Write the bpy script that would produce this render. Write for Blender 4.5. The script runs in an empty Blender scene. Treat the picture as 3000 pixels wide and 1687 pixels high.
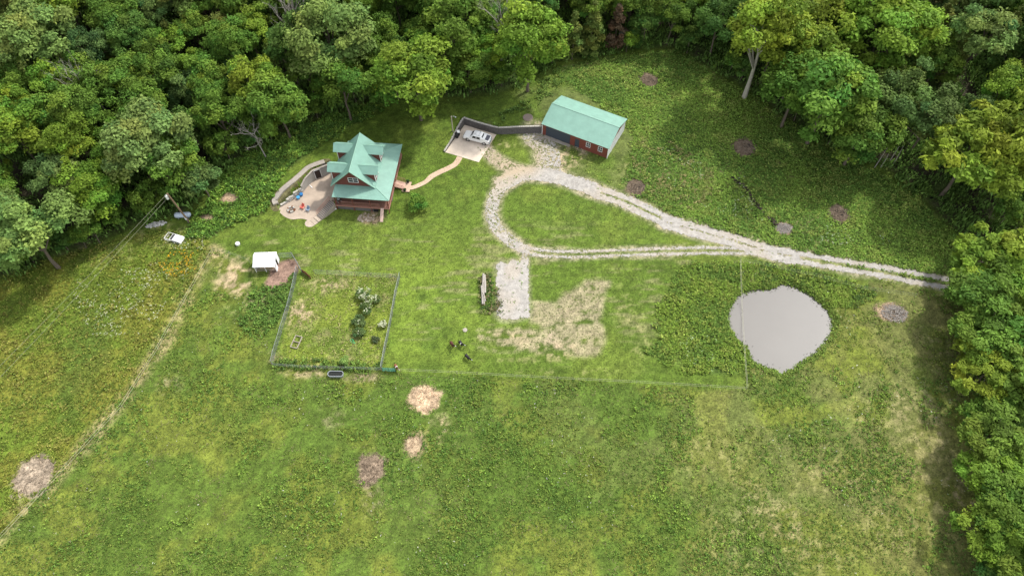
import bpy, math, random
import numpy as np
from mathutils import Vector, Matrix, noise as mnoise
R = math.radians
SC = bpy.context.scene
COL = SC.collection
# ---------------------------------------------------------------- camera, sky, sun
CAM_H, PITCH, FPX = 106.0, 57.0, 2100.0
cam = bpy.data.cameras.new('camera'); cam_o = bpy.data.objects.new('camera', cam); COL.objects.link(cam_o)
cam.sensor_width = 36; cam.lens = 36*FPX/3000; cam.clip_start = 1; cam.clip_end = 6000
cam_o.location = (0, 0, CAM_H); cam_o.rotation_euler = (R(90-PITCH), 0, 0)
SC.camera = cam_o
SUN_EL, SUN_AZ = 52.0, 48.0          # the sun stands to the right and behind the scene (azimuth from +y towards +x)
world = bpy.data.worlds.new('World'); SC.world = world; world.use_nodes = True
wn = world.node_tree.nodes; wl = world.node_tree.links
bg = wn['Background']; sky = wn.new('ShaderNodeTexSky'); sky.sky_type = 'NISHITA'; sky.sun_disc = False
sky.sun_elevation = R(SUN_EL); sky.sun_rotation = R(SUN_AZ); sky.dust_density = 2.0; sky.air_density = 1.0; sky.ozone_density = 1.0
hs = wn.new('ShaderNodeHueSaturation'); hs.inputs['Saturation'].default_value = 0.18; hs.inputs['Value'].default_value = 1.5
wl.new(sky.outputs[0], hs.inputs['Color']); wl.new(hs.outputs[0], bg.inputs['Color']); bg.inputs['Strength'].default_value = 0.15
sun = bpy.data.lights.new('sun', 'SUN'); sun.energy = 2.6; sun.angle = R(3.0); sun.color = (1.0, 0.95, 0.85)
sun_o = bpy.data.objects.new('sun', sun); COL.objects.link(sun_o)
sd = Vector((math.sin(R(SUN_AZ))*math.cos(R(SUN_EL)), math.cos(R(SUN_AZ))*math.cos(R(SUN_EL)), math.sin(R(SUN_EL))))
sun_o.rotation_euler = sd.to_track_quat('Z', 'Y').to_euler(); sun_o.location = sd*300
SC.view_settings.view_transform = 'Standard'; SC.view_settings.look = 'None'
SC.view_settings.exposure = 0.53; SC.view_settings.gamma = 1.0
SC.cycles.max_bounces = 6; SC.cycles.transparent_max_bounces = 12

# ---------------------------------------------------------------- placing helpers
CT, ST = math.cos(R(PITCH)), math.sin(R(PITCH))
def U(px, py, z=0.0):
    """photo pixel -> point of the world at height z"""
    u = (px-1500)/FPX; v = (py-843.5)/FPX
    dy = CT - v*ST; dz = -ST - v*CT
    t = (z-CAM_H)/dz
    return (u*t, dy*t)
def D(x, y, z=0.0):
    return U(x*1.16460, y*1.16460, z)
def PX(x, y, z):
    dz = z-CAM_H; f = y*CT - dz*ST; up = y*ST + dz*CT
    return 1500+FPX*x/f, 843.5-FPX*up/f
def DP(*pts): return [D(*p) for p in pts]
def ss(a, b, x):
    t = np.clip((x-a)/(b-a), 0, 1); return t*t*(3-2*t)
def vnoise(x, y, seed):
    xi = np.floor(x).astype(np.int64); yi = np.floor(y).astype(np.int64)
    xf = x-xi; yf = y-yi; xf = xf*xf*(3-2*xf); yf = yf*yf*(3-2*yf)
    def h(a, b):
        n = (a*374761393 + b*668265263 + seed*1442695041) & 0xffffffff
        n = ((n ^ (n >> 13))*1274126177) & 0xffffffff
        return ((n ^ (n >> 16)) & 0xffffff)/float(0xffffff)
    a = h(xi, yi); b = h(xi+1, yi); c = h(xi, yi+1); d = h(xi+1, yi+1)
    return (a*(1-xf)+b*xf)*(1-yf) + (c*(1-xf)+d*xf)*yf
def fbm(x, y, scale, octv=4, seed=1, gain=.5):
    x = np.asarray(x, float)/scale; y = np.asarray(y, float)/scale
    s = 0; a = 1; t = 0
    for i in range(octv):
        s = s + a*vnoise(x+17.3*i, y-9.1*i, seed+i*7); t += a; a *= gain; x = x*2.03; y = y*2.03
    return s/t
def seg_dist(X, Y, pts, closed=False):
    best = np.full(np.shape(X), 1e9); n = len(pts)
    for i in range(n if closed else n-1):
        ax, ay = pts[i]; bx, by = pts[(i+1) % n]
        dx, dy = bx-ax, by-ay; L = dx*dx+dy*dy+1e-9
        t = np.clip(((X-ax)*dx+(Y-ay)*dy)/L, 0, 1)
        best = np.minimum(best, (X-ax-t*dx)**2+(Y-ay-t*dy)**2)
    return np.sqrt(best)
def inside(X, Y, pts):
    c = np.zeros(np.shape(X), bool); n = len(pts)
    for i in range(n):
        ax, ay = pts[i]; bx, by = pts[(i+1) % n]
        if ay == by: continue
        c ^= ((ay > Y) != (by > Y)) & (X < (bx-ax)*(Y-ay)/(by-ay)+ax)
    return c
def sdf(X, Y, pts):
    """positive inside"""
    X = np.asarray(X, float); Y = np.asarray(Y, float)
    xs = [p[0] for p in pts]; ys = [p[1] for p in pts]
    out = np.full(X.shape, -9.0)
    m = (X > min(xs)-8) & (X < max(xs)+8) & (Y > min(ys)-8) & (Y < max(ys)+8)
    if m.any():
        d = seg_dist(X[m], Y[m], pts, True); i = inside(X[m], Y[m], pts)
        out[m] = np.clip(np.where(i, d, -d), -9, 1e9)
    return out
def smooth_closed(pts, k=6):
    """Catmull-Rom closed curve through the points"""
    n = len(pts); out = []
    for i in range(n):
        p0, p1, p2, p3 = [np.array(pts[(i+j) % n]) for j in (-1, 0, 1, 2)]
        for s in range(k):
            t = s/k
            out.append(tuple(.5*((2*p1)+(-p0+p2)*t+(2*p0-5*p1+4*p2-p3)*t*t+(-p0+3*p1-3*p2+p3)*t**3)))
    return out
def smooth_open(pts, k=6):
    q = [tuple(2*np.array(pts[0])-np.array(pts[1]))]+list(pts)+[tuple(2*np.array(pts[-1])-np.array(pts[-2]))]
    out = []
    for i in range(1, len(q)-2):
        p0, p1, p2, p3 = [np.array(q[i+j]) for j in (-1, 0, 1, 2)]
        for s in range(k):
            t = s/k
            out.append(tuple(.5*((2*p1)+(-p0+p2)*t+(2*p0-5*p1+4*p2-p3)*t*t+(-p0+3*p1-3*p2+p3)*t**3)))
    out.append(tuple(pts[-1])); return out

# ---------------------------------------------------------------- terrain
TREELINE = DP((-120,760),(0,705),(60,690),(130,650),(210,630),(300,590),(380,560),(470,540),(515,500),(560,455),(620,425),(700,370),(800,330),(880,300),
              (940,262),(1040,262),(1110,262),(1180,262),(1260,250),(1330,225),(1390,175),(1440,158),(1500,150),(1600,125),(1700,125),(1790,180),
              (1890,235),(1950,285),(2030,340),(2120,385),(2210,415),(2300,490),(2400,590),(2470,650),(2450,720),(2430,790),(2420,870),(2450,960),
              (2470,1050),(2480,1200),(2490,1449),(2500,1700))
FOREST = TREELINE + [(150, -60), (5000, -60), (5000, 5000), (-5000, 5000), (-5000, 60)]
PATIO_WALL = [(-35.6,95.9),(-38.5,94.3),(-39.7,92.4),(-40.4,91.0),(-41.6,89.6),(-42.9,88.3),(-43.9,87.5)]
WALK = [(-36.2,96.4),(-37.9,95.6),(-39.2,94.7),(-40.3,93.1),(-41.4,91.5),(-42.6,90.3),(-43.5,89.4),(-44.4,88.5),(-44.9,87.7),(-44.6,87.0)]
PAD = [(-13.4,101.3),(-9.8,109.0),(-3.2,106.2),(-6.6,98.6)]
RETWALL = [(-9.7,109.1),(-6.8,107.6),(-3.2,106.3),(-1.4,106.2),(1.3,106.4),(6.1,106.6)]
LOT = [(-13.75,101.0),(-10.3,109.75)]+[(x, y+.62) for x, y in RETWALL[1:]]+[(6.0,107.2),(10.3,114.6),(23.3,107.4),(32,106),(32,88),(-12,88)]
POND = smooth_closed(DP((1966,712),(1945,724),(1905,728),(1862,742),(1838,775),(1834,808),(1852,845),(1880,872),(1894,903),(1925,920),(1950,928),
           (1967,940),(1988,928),(2020,905),(2055,880),(2082,848),(2094,808),(2083,780),(2058,755),(2025,732),(1990,716)), 6)
PATIO_CUT = [(-44.6,87.3),(-43.8,85.8),(-42.8,84.8),(-41.4,84.2),(-40.2,84.3),(-39.2,84.2),(-38.5,83.8),(-36.2,84.8),(-34.3,86.6),(-33.6,89.0),(-33.2,96.6),(-35.8,96.55),(-38.75,94.95),(-40.25,92.7),(-40.95,91.3),(-42.0,90.0),(-43.2,88.7),(-44.1,87.8)]
PATIO_IN = [(-44.6,87.3),(-43.8,85.8),(-42.8,84.8),(-41.4,84.2),(-40.2,84.3),(-39.2,84.2),(-38.5,83.8),(-36.2,84.8),(-34.3,86.6),(-33.6,89.0),(-33.2,95.8)]+PATIO_WALL
def terrain(X, Y):
    X = np.asarray(X, float); Y = np.asarray(Y, float)
    west = ss(84.8, 92.6, Y)*(1.0+1.3*ss(-31, -36, X))
    east = 1.55*ss(101, 107.5, Y)
    b = ss(-22, -15, X)
    A = (west*(1-b)+east*b)*ss(19, 9, X)
    A = A*ss(-64, -52, X)
    cut = inside(X, Y, LOT); A = np.where(cut, 0, A)
    A = np.where(inside(X, Y, PATIO_CUT), -.06, A)
    n = (fbm(X, Y, 22, 3, 5)-.5)*.5*ss(4, 14, np.abs(X+14)+np.abs(Y-96)*0)
    n = np.where((X > -52) & (X < 30) & (Y > 78) & (Y < 118), 0, n)
    inf = inside(X, Y, FOREST)
    d = np.where(inf, seg_dist(X, Y, TREELINE), 0)
    hill = 0.17*np.maximum(d-1, 0)*ss(70, 95, Y)
    hill = np.minimum(hill, 22)
    pd = sdf(X, Y, POND)
    pond = -1.0*ss(-1.4, 1.2, pd)
    return A + hill + pond
def T(x, y): return float(terrain(np.array([x]), np.array([y]))[0])
def G(px, py):
    z = 0.0
    for _ in range(7):
        x, y = U(px, py, z); z = T(x, y)*.7+z*.3 if _ < 6 else z
    x, y = U(px, py, z); return x, y, T(x, y)
def GD(x, y): return G(x*1.1646, y*1.1646)
WATER_Z = -0.42

# ---------------------------------------------------------------- mesh helpers
def tag(o, label=None, cat=None, group=None, kind=None):
    if label: o['label'] = label
    if cat: o['category'] = cat
    if group: o['group'] = group
    if kind: o['kind'] = kind
    return o
def empty(name, loc=(0,0,0), rz=0.0, rot=None):
    o = bpy.data.objects.new(name, None); COL.objects.link(o); o.location = loc
    o.rotation_euler = rot if rot else (0, 0, rz); o.empty_display_size = .3
    return o
def link(name, me, parent=None, loc=None):
    o = bpy.data.objects.new(name, me); COL.objects.link(o)
    if parent: o.parent = parent
    if loc: o.location = loc
    return o
def np_mesh(name, V, F, mats, col=None, smooth=False, mi=None):
    """V (n,3), F (m,k) with one face size k; col (n,3) point colours"""
    me = bpy.data.meshes.new(name); V = np.asarray(V, np.float32); F = np.asarray(F, np.int32)
    n, k = F.shape
    me.vertices.add(len(V)); me.vertices.foreach_set('co', V.ravel())
    me.loops.add(n*k); me.loops.foreach_set('vertex_index', F.ravel())
    me.polygons.add(n); me.polygons.foreach_set('loop_start', np.arange(0, n*k, k, dtype=np.int32))
    me.polygons.foreach_set('loop_total', np.full(n, k, np.int32))
    if mi is not None: me.polygons.foreach_set('material_index', np.asarray(mi, np.int32))
    if smooth: me.polygons.foreach_set('use_smooth', np.ones(n, bool))
    me.update(calc_edges=True)
    if col is not None:
        a = me.color_attributes.new('tint', 'FLOAT_COLOR', 'POINT')
        c = np.ones((len(V), 4), np.float32); c[:, :3] = col; a.data.foreach_set('color', c.ravel())
    for m in (mats if isinstance(mats, (list, tuple)) else [mats]): me.materials.append(m)
    return me
class MB:
    def __init__(s): s.v = []; s.f = []; s.m = []
    def poly(s, pts, m=0):
        i = len(s.v); s.v += [tuple(p) for p in pts]; s.f.append(tuple(range(i, i+len(pts)))); s.m.append(m)
    def hexa(s, p, m=0):
        """8 points: bottom 4 ccw, top 4 ccw"""
        i = len(s.v); s.v += [tuple(q) for q in p]
        for f in ((3,2,1,0),(4,5,6,7),(0,1,5,4),(1,2,6,5),(2,3,7,6),(3,0,4,7)): s.f.append(tuple(i+a for a in f)); s.m.append(m)
    def box(s, x0, x1, y0, y1, z0, z1, m=0):
        s.hexa([(x0,y0,z0),(x1,y0,z0),(x1,y1,z0),(x0,y1,z0),(x0,y0,z1),(x1,y0,z1),(x1,y1,z1),(x0,y1,z1)], m)
    def obox(s, c, sx, sy, sz, rz=0, m=0, rx=0, ry=0):
        M = Matrix.Translation(c) @ Matrix.Rotation(rz, 4, 'Z') @ Matrix.Rotation(ry, 4, 'Y') @ Matrix.Rotation(rx, 4, 'X')
        q = [M @ Vector((a*sx/2, b*sy/2, d*sz/2)) for d in (-1, 1) for a, b in ((-1,-1),(1,-1),(1,1),(-1,1))]
        s.hexa(q, m)
    def tube(s, pts, r, n=6, m=0, caps=True):
        pts = [Vector(p) for p in pts]; rs = r if isinstance(r, (list, tuple)) else [r]*len(pts)
        i0 = len(s.v)
        for k, p in enumerate(pts):
            d = (pts[min(k+1, len(pts)-1)]-pts[max(k-1, 0)])
            d = d.normalized() if d.length > 1e-9 else Vector((0,0,1))
            a = d.cross(Vector((0,0,1)) if abs(d.z) < .95 else Vector((1,0,0))).normalized(); b = d.cross(a)
            for j in range(n):
                t = 2*math.pi*j/n; s.v.append(tuple(p+(a*math.cos(t)+b*math.sin(t))*rs[k]))
        for k in range(len(pts)-1):
            for j in range(n):
                a = i0+k*n+j; b = i0+k*n+(j+1) % n; s.f.append((a, a+n, b+n, b)); s.m.append(m)
        if caps:
            s.f.append(tuple(i0+j for j in range(n))); s.m.append(m)
            s.f.append(tuple(i0+(len(pts)-1)*n+j for j in reversed(range(n)))); s.m.append(m)
    def lathe(s, prof, n=16, m=0, c=(0,0,0), sx=1, sy=1):
        i0 = len(s.v)
        for r, z in prof:
            for j in range(n):
                t = 2*math.pi*j/n; s.v.append((c[0]+r*math.cos(t)*sx, c[1]+r*math.sin(t)*sy, c[2]+z))
        for k in range(len(prof)-1):
            for j in range(n):
                a = i0+k*n+j; b = i0+k*n+(j+1) % n; s.f.append((a, b, b+n, a+n)); s.m.append(m)
        s.f.append(tuple(i0+j for j in reversed(range(n)))); s.m.append(m)
        s.f.append(tuple(i0+(len(prof)-1)*n+j for j in range(n))); s.m.append(m)
    def ngon_prism(s, pts, z0, z1, m=0):
        i = len(s.v); n = len(pts)
        s.v += [(p[0], p[1], z0) for p in pts]+[(p[0], p[1], z1) for p in pts]
        s.f.append(tuple(i+j for j in reversed(range(n)))); s.m.append(m)
        s.f.append(tuple(i+n+j for j in range(n))); s.m.append(m)
        for j in range(n):
            k = (j+1) % n; s.f.append((i+j, i+k, i+n+k, i+n+j)); s.m.append(m)
    def build(s, name, mats, parent=None, smooth=False, loc=None, rz=None):
        me = bpy.data.meshes.new(name); me.from_pydata(s.v, [], s.f)
        for q in (mats if isinstance(mats, (list, tuple)) else [mats]): me.materials.append(q)
        me.polygons.foreach_set('material_index', s.m)
        if smooth: me.polygons.foreach_set('use_smooth', [True]*len(s.f))
        me.update()
        o = link(name, me, parent, loc)
        if rz is not None: o.rotation_euler = (0, 0, rz)
        return o

# ---------------------------------------------------------------- materials
MATS = {}
def mat(name, color, rough=.7, metal=0.0, var=.0, vscale=3.0, bump=0.0, bscale=20.0, spec=.3, coat=0.0):
    m = bpy.data.materials.new(name); m.use_nodes = True; nt = m.node_tree; b = nt.nodes['Principled BSDF']
    b.inputs['Base Color'].default_value = (*color, 1); b.inputs['Roughness'].default_value = rough
    b.inputs['Metallic'].default_value = metal; b.inputs['Specular IOR Level'].default_value = spec
    b.inputs['Coat Weight'].default_value = coat
    tc = nt.nodes.new('ShaderNodeTexCoord')
    if var > 0:
        n = nt.nodes.new('ShaderNodeTexNoise'); n.inputs['Scale'].default_value = vscale; n.inputs['Detail'].default_value = 6
        n.inputs['Roughness'].default_value = .65
        nt.links.new(tc.outputs['Object'], n.inputs['Vector'])
        r = nt.nodes.new('ShaderNodeMapRange'); r.inputs[1].default_value = .25; r.inputs[2].default_value = .75
        r.inputs[3].default_value = 1-var; r.inputs[4].default_value = 1+var
        nt.links.new(n.outputs['Fac'], r.inputs[0])
        mx = nt.nodes.new('ShaderNodeMix'); mx.data_type = 'RGBA'; mx.blend_type = 'MULTIPLY'; mx.inputs[0].default_value = 1
        mx.inputs[6].default_value = (*color, 1); nt.links.new(r.outputs[0], mx.inputs[7]); nt.links.new(mx.outputs[2], b.inputs['Base Color'])
    if bump > 0:
        n2 = nt.nodes.new('ShaderNodeTexNoise'); n2.inputs['Scale'].default_value = bscale; n2.inputs['Detail'].default_value = 5
        nt.links.new(tc.outputs['Object'], n2.inputs['Vector'])
        bp = nt.nodes.new('ShaderNodeBump'); bp.inputs['Strength'].default_value = bump; bp.inputs['Distance'].default_value = .05
        nt.links.new(n2.outputs['Fac'], bp.inputs['Height']); nt.links.new(bp.outputs[0], b.inputs['Normal'])
    MATS[name] = m; return m
def vcol_mat(name, rough=.9, fine=.25, fscale=4.0, bump=.5, bscale=6.0, translucent=0.0, objcol=False, spec=.2):
    """colour from the 'tint' attribute, times fine noise"""
    m = bpy.data.materials.new(name); m.use_nodes = True; nt = m.node_tree; b = nt.nodes['Principled BSDF']
    b.inputs['Roughness'].default_value = rough; b.inputs['Specular IOR Level'].default_value = spec
    at = nt.nodes.new('ShaderNodeAttribute'); at.attribute_name = 'tint'
    tc = nt.nodes.new('ShaderNodeTexCoord'); out = at.outputs['Color']
    def mul(a, bsock):
        mx = nt.nodes.new('ShaderNodeMix'); mx.data_type = 'RGBA'; mx.blend_type = 'MULTIPLY'; mx.inputs[0].default_value = 1
        nt.links.new(a, mx.inputs[6]); nt.links.new(bsock, mx.inputs[7]); return mx.outputs[2]
    if fine > 0:
        n = nt.nodes.new('ShaderNodeTexNoise'); n.inputs['Scale'].default_value = fscale; n.inputs['Detail'].default_value = 3
        n.inputs['Roughness'].default_value = .7
        nt.links.new(tc.outputs['Object'], n.inputs['Vector'])
        r = nt.nodes.new('ShaderNodeMapRange'); r.inputs[1].default_value = .3; r.inputs[2].default_value = .7
        r.inputs[3].default_value = 1-fine; r.inputs[4].default_value = 1+fine
        nt.links.new(n.outputs['Fac'], r.inputs[0]); out = mul(out, r.outputs[0])
    if objcol:
        oi = nt.nodes.new('ShaderNodeObjectInfo'); out = mul(out, oi.outputs['Color'])
    nt.links.new(out, b.inputs['Base Color'])
    if bump > 0:
        n2 = nt.nodes.new('ShaderNodeTexNoise'); n2.inputs['Scale'].default_value = bscale; n2.inputs['Detail'].default_value = 4
        nt.links.new(tc.outputs['Object'], n2.inputs['Vector'])
        bp = nt.nodes.new('ShaderNodeBump'); bp.inputs['Strength'].default_value = bump; bp.inputs['Distance'].default_value = .12
        nt.links.new(n2.outputs['Fac'], bp.inputs['Height']); nt.links.new(bp.outputs[0], b.inputs['Normal'])
    if translucent > 0:
        tr = nt.nodes.new('ShaderNodeBsdfTranslucent'); nt.links.new(out, tr.inputs['Color'])
        ms = nt.nodes.new('ShaderNodeMixShader'); ms.inputs[0].default_value = translucent
        nt.links.new(b.outputs[0], ms.inputs[1]); nt.links.new(tr.outputs[0], ms.inputs[2])
        nt.links.new(ms.outputs[0], nt.nodes['Material Output'].inputs['Surface'])
    return m
M_GROUND = vcol_mat('ground', fine=.42, fscale=3.2, bump=.9, bscale=4)
M_LEAF = vcol_mat('leaves', rough=.7, fine=0, bump=0, translucent=.30, objcol=True, spec=.12)
M_WEED = vcol_mat('weeds', spec=.1, rough=.8, fine=0, bump=0, translucent=.25)
M_GRAVEL = vcol_mat('gravel', fine=.22, fscale=7, bump=.7, bscale=9)
M_BARK = mat('bark', (.13,.105,.08), .9, var=.35, vscale=4)
M_DEAD = mat('dead_wood', (.34,.31,.28), .9, var=.25, vscale=4)
M_ROOF = mat('green_metal', (.210,.375,.310), .45, 0, var=.13, vscale=.8, spec=.5)
M_ROOFT = mat('green_trim', (.24,.42,.33), .45, 0, var=.05, spec=.5)
M_RED = mat('red_siding', (.16,.055,.042), .65, var=.12, vscale=4)
M_REDM = mat('red_metal', (.20,.062,.045), .5, var=.06, vscale=3)
M_WHITE = mat('white_paint', (.78,.78,.77), .5, var=.05)
M_WHITEM = mat('white_metal', (.80,.81,.83), .35, var=.04, spec=.5)
M_DARK = mat('dark_glass', (.012,.014,.018), .12, spec=.6)
M_CONC = mat('concrete', (.42,.35,.28), .9, var=.22, vscale=.7, bump=.2)
M_CONCG = mat('grey_concrete', (.34,.305,.265), .9, var=.22, vscale=1.5, bump=.3)
M_WALLC = mat('wall_concrete', (.36,.345,.32), .9, var=.18, vscale=1.2)
M_DECK = mat('deck_boards', (.20,.10,.075), .8, var=.2, vscale=5)
M_DECKP = mat('rail_wood', (.34,.17,.13), .8, var=.25, vscale=6)
M_WOOD = mat('weathered_wood', (.36,.31,.26), .9, var=.3, vscale=5)
M_POLE = mat('pole_wood', (.22,.15,.10), .9, var=.3, vscale=4)
M_BLACK = mat('black_plastic', (.015,.015,.017), .45)
M_GREYD = mat('charcoal_door', (.055,.068,.085), .5)
M_GALV = mat('galvanised', (.30,.325,.34), .55, .4)
M_STONE = mat('wall_stone', (.42,.40,.36), .95, var=.3, vscale=3, bump=.4)
M_STONED = mat('dark_stone', (.13,.12,.115), .95, var=.35, vscale=3, bump=.5)
M_BLUE = mat('blue_plastic', (.03,.17,.42), .4)
M_CORAL = mat('coral_plastic', (.62,.13,.10), .45)
M_STEELB = mat('blue_grey_plastic', (.20,.27,.36), .45)
M_SILVER = mat('silver_white_paint', (.80,.80,.80), .30, .0, spec=.6, coat=.6)
M_TYRE = mat('tyre_rubber', (.02,.02,.02), .85)
M_RIM = mat('alloy', (.55,.55,.56), .3, .7)
M_COVER = mat('bed_cover', (.10,.10,.12), .7)
M_LAMPR = mat('red_lamp', (.18,.01,.01), .25)
M_PROP = mat('pale_blue_tank', (.46,.53,.62), .4, var=.08)
M_WIRE = mat('fence_wire', (.30,.33,.33), .5, .4)
M_TAPE = mat('white_tape', (.42,.41,.30), .8)
M_YEL = mat('yellow_blossom', (.75,.36,.01), .8)
M_WHT = mat('white_blossom', (.70,.70,.60), .8)
M_RUST = mat('rusty_iron', (.16,.07,.035), .85, var=.3)
M_WATER = mat('muddy_water', (.140,.130,.117), .03, var=.10, vscale=.05, bump=.05, bscale=2.5, spec=.5)  # muddy base; its broad tone drift paints in a soft reflection gradient
# ---------------------------------------------------------------- ground colours
YARD_TAN = DP((1342,760),(1395,762),(1440,735),(1478,712),(1530,710),(1516,740),(1512,830),(1502,886),(1440,888),(1372,880),(1385,822),(1342,800))
YARD_TAN2 = DP((1205,835),(1390,838),(1400,886),(1210,872))
PASTURE = DP((540,628),(632,690),(690,925),(1000,938),(1880,982),(1862,655),(2000,680),(2300,722),(2400,760),(2500,760),(2600,1800),(-200,1800),(-200,1480),(0,1345),(100,1245),(350,955),(480,730))
MEADOW = DP((-150,780),(0,700),(130,655),(300,600),(420,575),(500,590),(540,628),(480,730),(350,955),(180,1160),(0,1345),(-200,1480),(-300,1100))
NEFIELD = DP((1390,190),(1500,150),(1700,125),(1790,180),(1950,285),(2120,385),(2300,490),(2470,650),(2400,716),(2200,678),(2000,628),(1850,596),(1750,560),(1660,520),(1600,492),(1570,455),(1590,400),(1600,340),(1575,300),(1480,250),(1410,215))
PONDWEED = DP((1700,690),(1740,668),(1860,657),(1870,740),(1838,780),(1836,830),(1880,880),(1890,925),(1850,938),(1760,942),(1690,915),(1618,885),(1660,855),(1668,770))
NBANK = DP((1866,662),(1960,672),(2100,700),(2200,745),(2150,770),(2090,775),(2030,740),(1985,712),(1940,725),(1866,742))
GARDEN = DP((765,688),(1003,690),(960,932),(690,922))
SLOPE = DP((480,560),(520,520),(560,460),(650,400),(720,365),(820,325),(900,290),(960,262),(985,262),(905,320),(800,395),(735,440),(690,510),(640,548),(590,560),(520,600),(470,600))
BARNW = DP((1400,215),(1480,250),(1575,300),(1600,340),(1590,400),(1570,455),(1620,505),(1500,470),(1400,430),(1350,330),(1300,250),(1380,190))
SHEDDIRT = smooth_closed(DP((690,668),(738,652),(750,668),(742,690),(700,722),(668,718),(676,700)), 3)
SHEDWEED = DP((745,690),(735,740),(712,800),(640,850),(600,800),(640,740),(690,722))
ROUND = [  # tan or brown bare patches: x, y, rx, ry (read from the photograph), kind, strength
 (1065,1005,47,40,'sand',1.25),(1110,1072,26,34,'sand',.62),(1040,1120,28,30,'dirt',.9),(933,1178,42,46,'brown',1.1),(940,1255,22,36,'brown',.55),
 (88,1195,60,58,'brownp',1.3),(590,700,66,50,'dirt',.8),(650,745,40,30,'dirt',.5),(560,650,40,20,'dirt',.4),(830,718,58,20,'dirt',.62),(757,790,38,36,'dirt',.78),(900,900,60,12,'dirt',.3),
 (2243,785,50,30,'dirt',1.0),(1925,1290,110,60,'straw',.6),(2330,1150,50,200,'straw',.45),(780,935,60,16,'dirt',.6),(915,948,52,12,'brown',.7),(690,900,22,16,'brown',.6),
 (1633,203,28,22,'brown',1.1),(1870,372,34,28,'brown',1.1),(1600,472,30,26,'brown',1.1),(2110,538,28,30,'brown',1.1),(1972,575,28,20,'dirt',1.0),
 (935,548,34,20,'dirt',.85),(1280,850,70,26,'dirt',.5),(1400,880,60,20,'dirt',.5),(580,508,30,12,'sand',1.0),(520,548,26,10,'dirt',.9),(600,395,24,22,'brown',.55),
 (830,1050,40,30,'brown',.5),(430,968,36,24,'brown',.55),(2370,900,34,130,'brown',.4),(2395,1180,24,240,'brown',.45),(2050,860,30,20,'brown',.15),
 (1640,440,70,60,'straw',.62),(1700,400,60,30,'straw',.4),(1480,300,60,14,'dirt',.35),(1250,365,50,14,'dirt',.45),(1215,322,20,8,'brown',.6),
 (400,590,60,30,'straw',.55),(250,640,80,30,'straw',.35),(440,820,28,10,'dirt',.2),(1540,1245,16,9,'dirt',.4),(1000,1215,25,12,'dirt',.2),(1870,850,60,40,'straw',.25),
 (220,590,22,26,'brown',.8),(2100,1210,110,60,'straw',.42),(2250,1040,90,70,'straw',.45),(1780,1150,90,60,'straw',.30),(1980,1390,160,60,'straw',.5),
 (2250,1330,80,70,'straw',.45),(600,780,60,30,'straw',.3),(1450,935,160,12,'straw',.4),(1330,905,120,8,'straw',.4),(1590,840,40,90,'straw',.38),(1560,745,20,40,'straw',.3),
 (1460,330,30,16,'dirt',.5),(1430,395,40,30,'dirt',.6)]
def _rr(x, y, rx, ry, k, st):
    X_, Y_ = D(x, y); dep = Y_*CT+CAM_H*ST; sc = FPX/dep; el = math.atan2(CAM_H, Y_)
    f = .86 if st >= .8 else 1.0
    return (X_, Y_, rx*1.1646/sc*f, ry*1.1646/(sc*math.sin(el))*f, k, st)
ROUND = [_rr(*q) for q in ROUND]
STRIPE_L = DP((540,628),(480,730),(400,880),(350,955),(180,1160),(0,1345),(-150,1450))
C = {k: np.array(v) for k, v in dict(
  lawn=(0.087,0.138,0.018), lawn_d=(0.052,0.095,0.014), lawn_y=(0.133,0.175,0.027), pasture=(0.133,0.162,0.025), past_g=(0.079,0.130,0.019), past_d=(0.166,0.155,0.058),
  meadow=(0.109,0.160,0.019), mead_y=(0.172,0.165,0.027), weed=(0.109,0.160,0.029), weed_d=(0.062,0.105,0.021), straw=(.24,.20,.105), dirt=(.36,.265,.18),
  sand=(.46,.34,.225), brown=(.205,.155,.110), brownp=(.31,.25,.185), forest=(.046,.042,.025), garden=(0.156,0.200,0.028), mud=(.26,.17,.13), tanny=(.36,.285,.205)).items()}
def mixc(c, k, a): return c*(1-a[..., None]) + (C[k] if isinstance(k, str) else k)*a[..., None]
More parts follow.
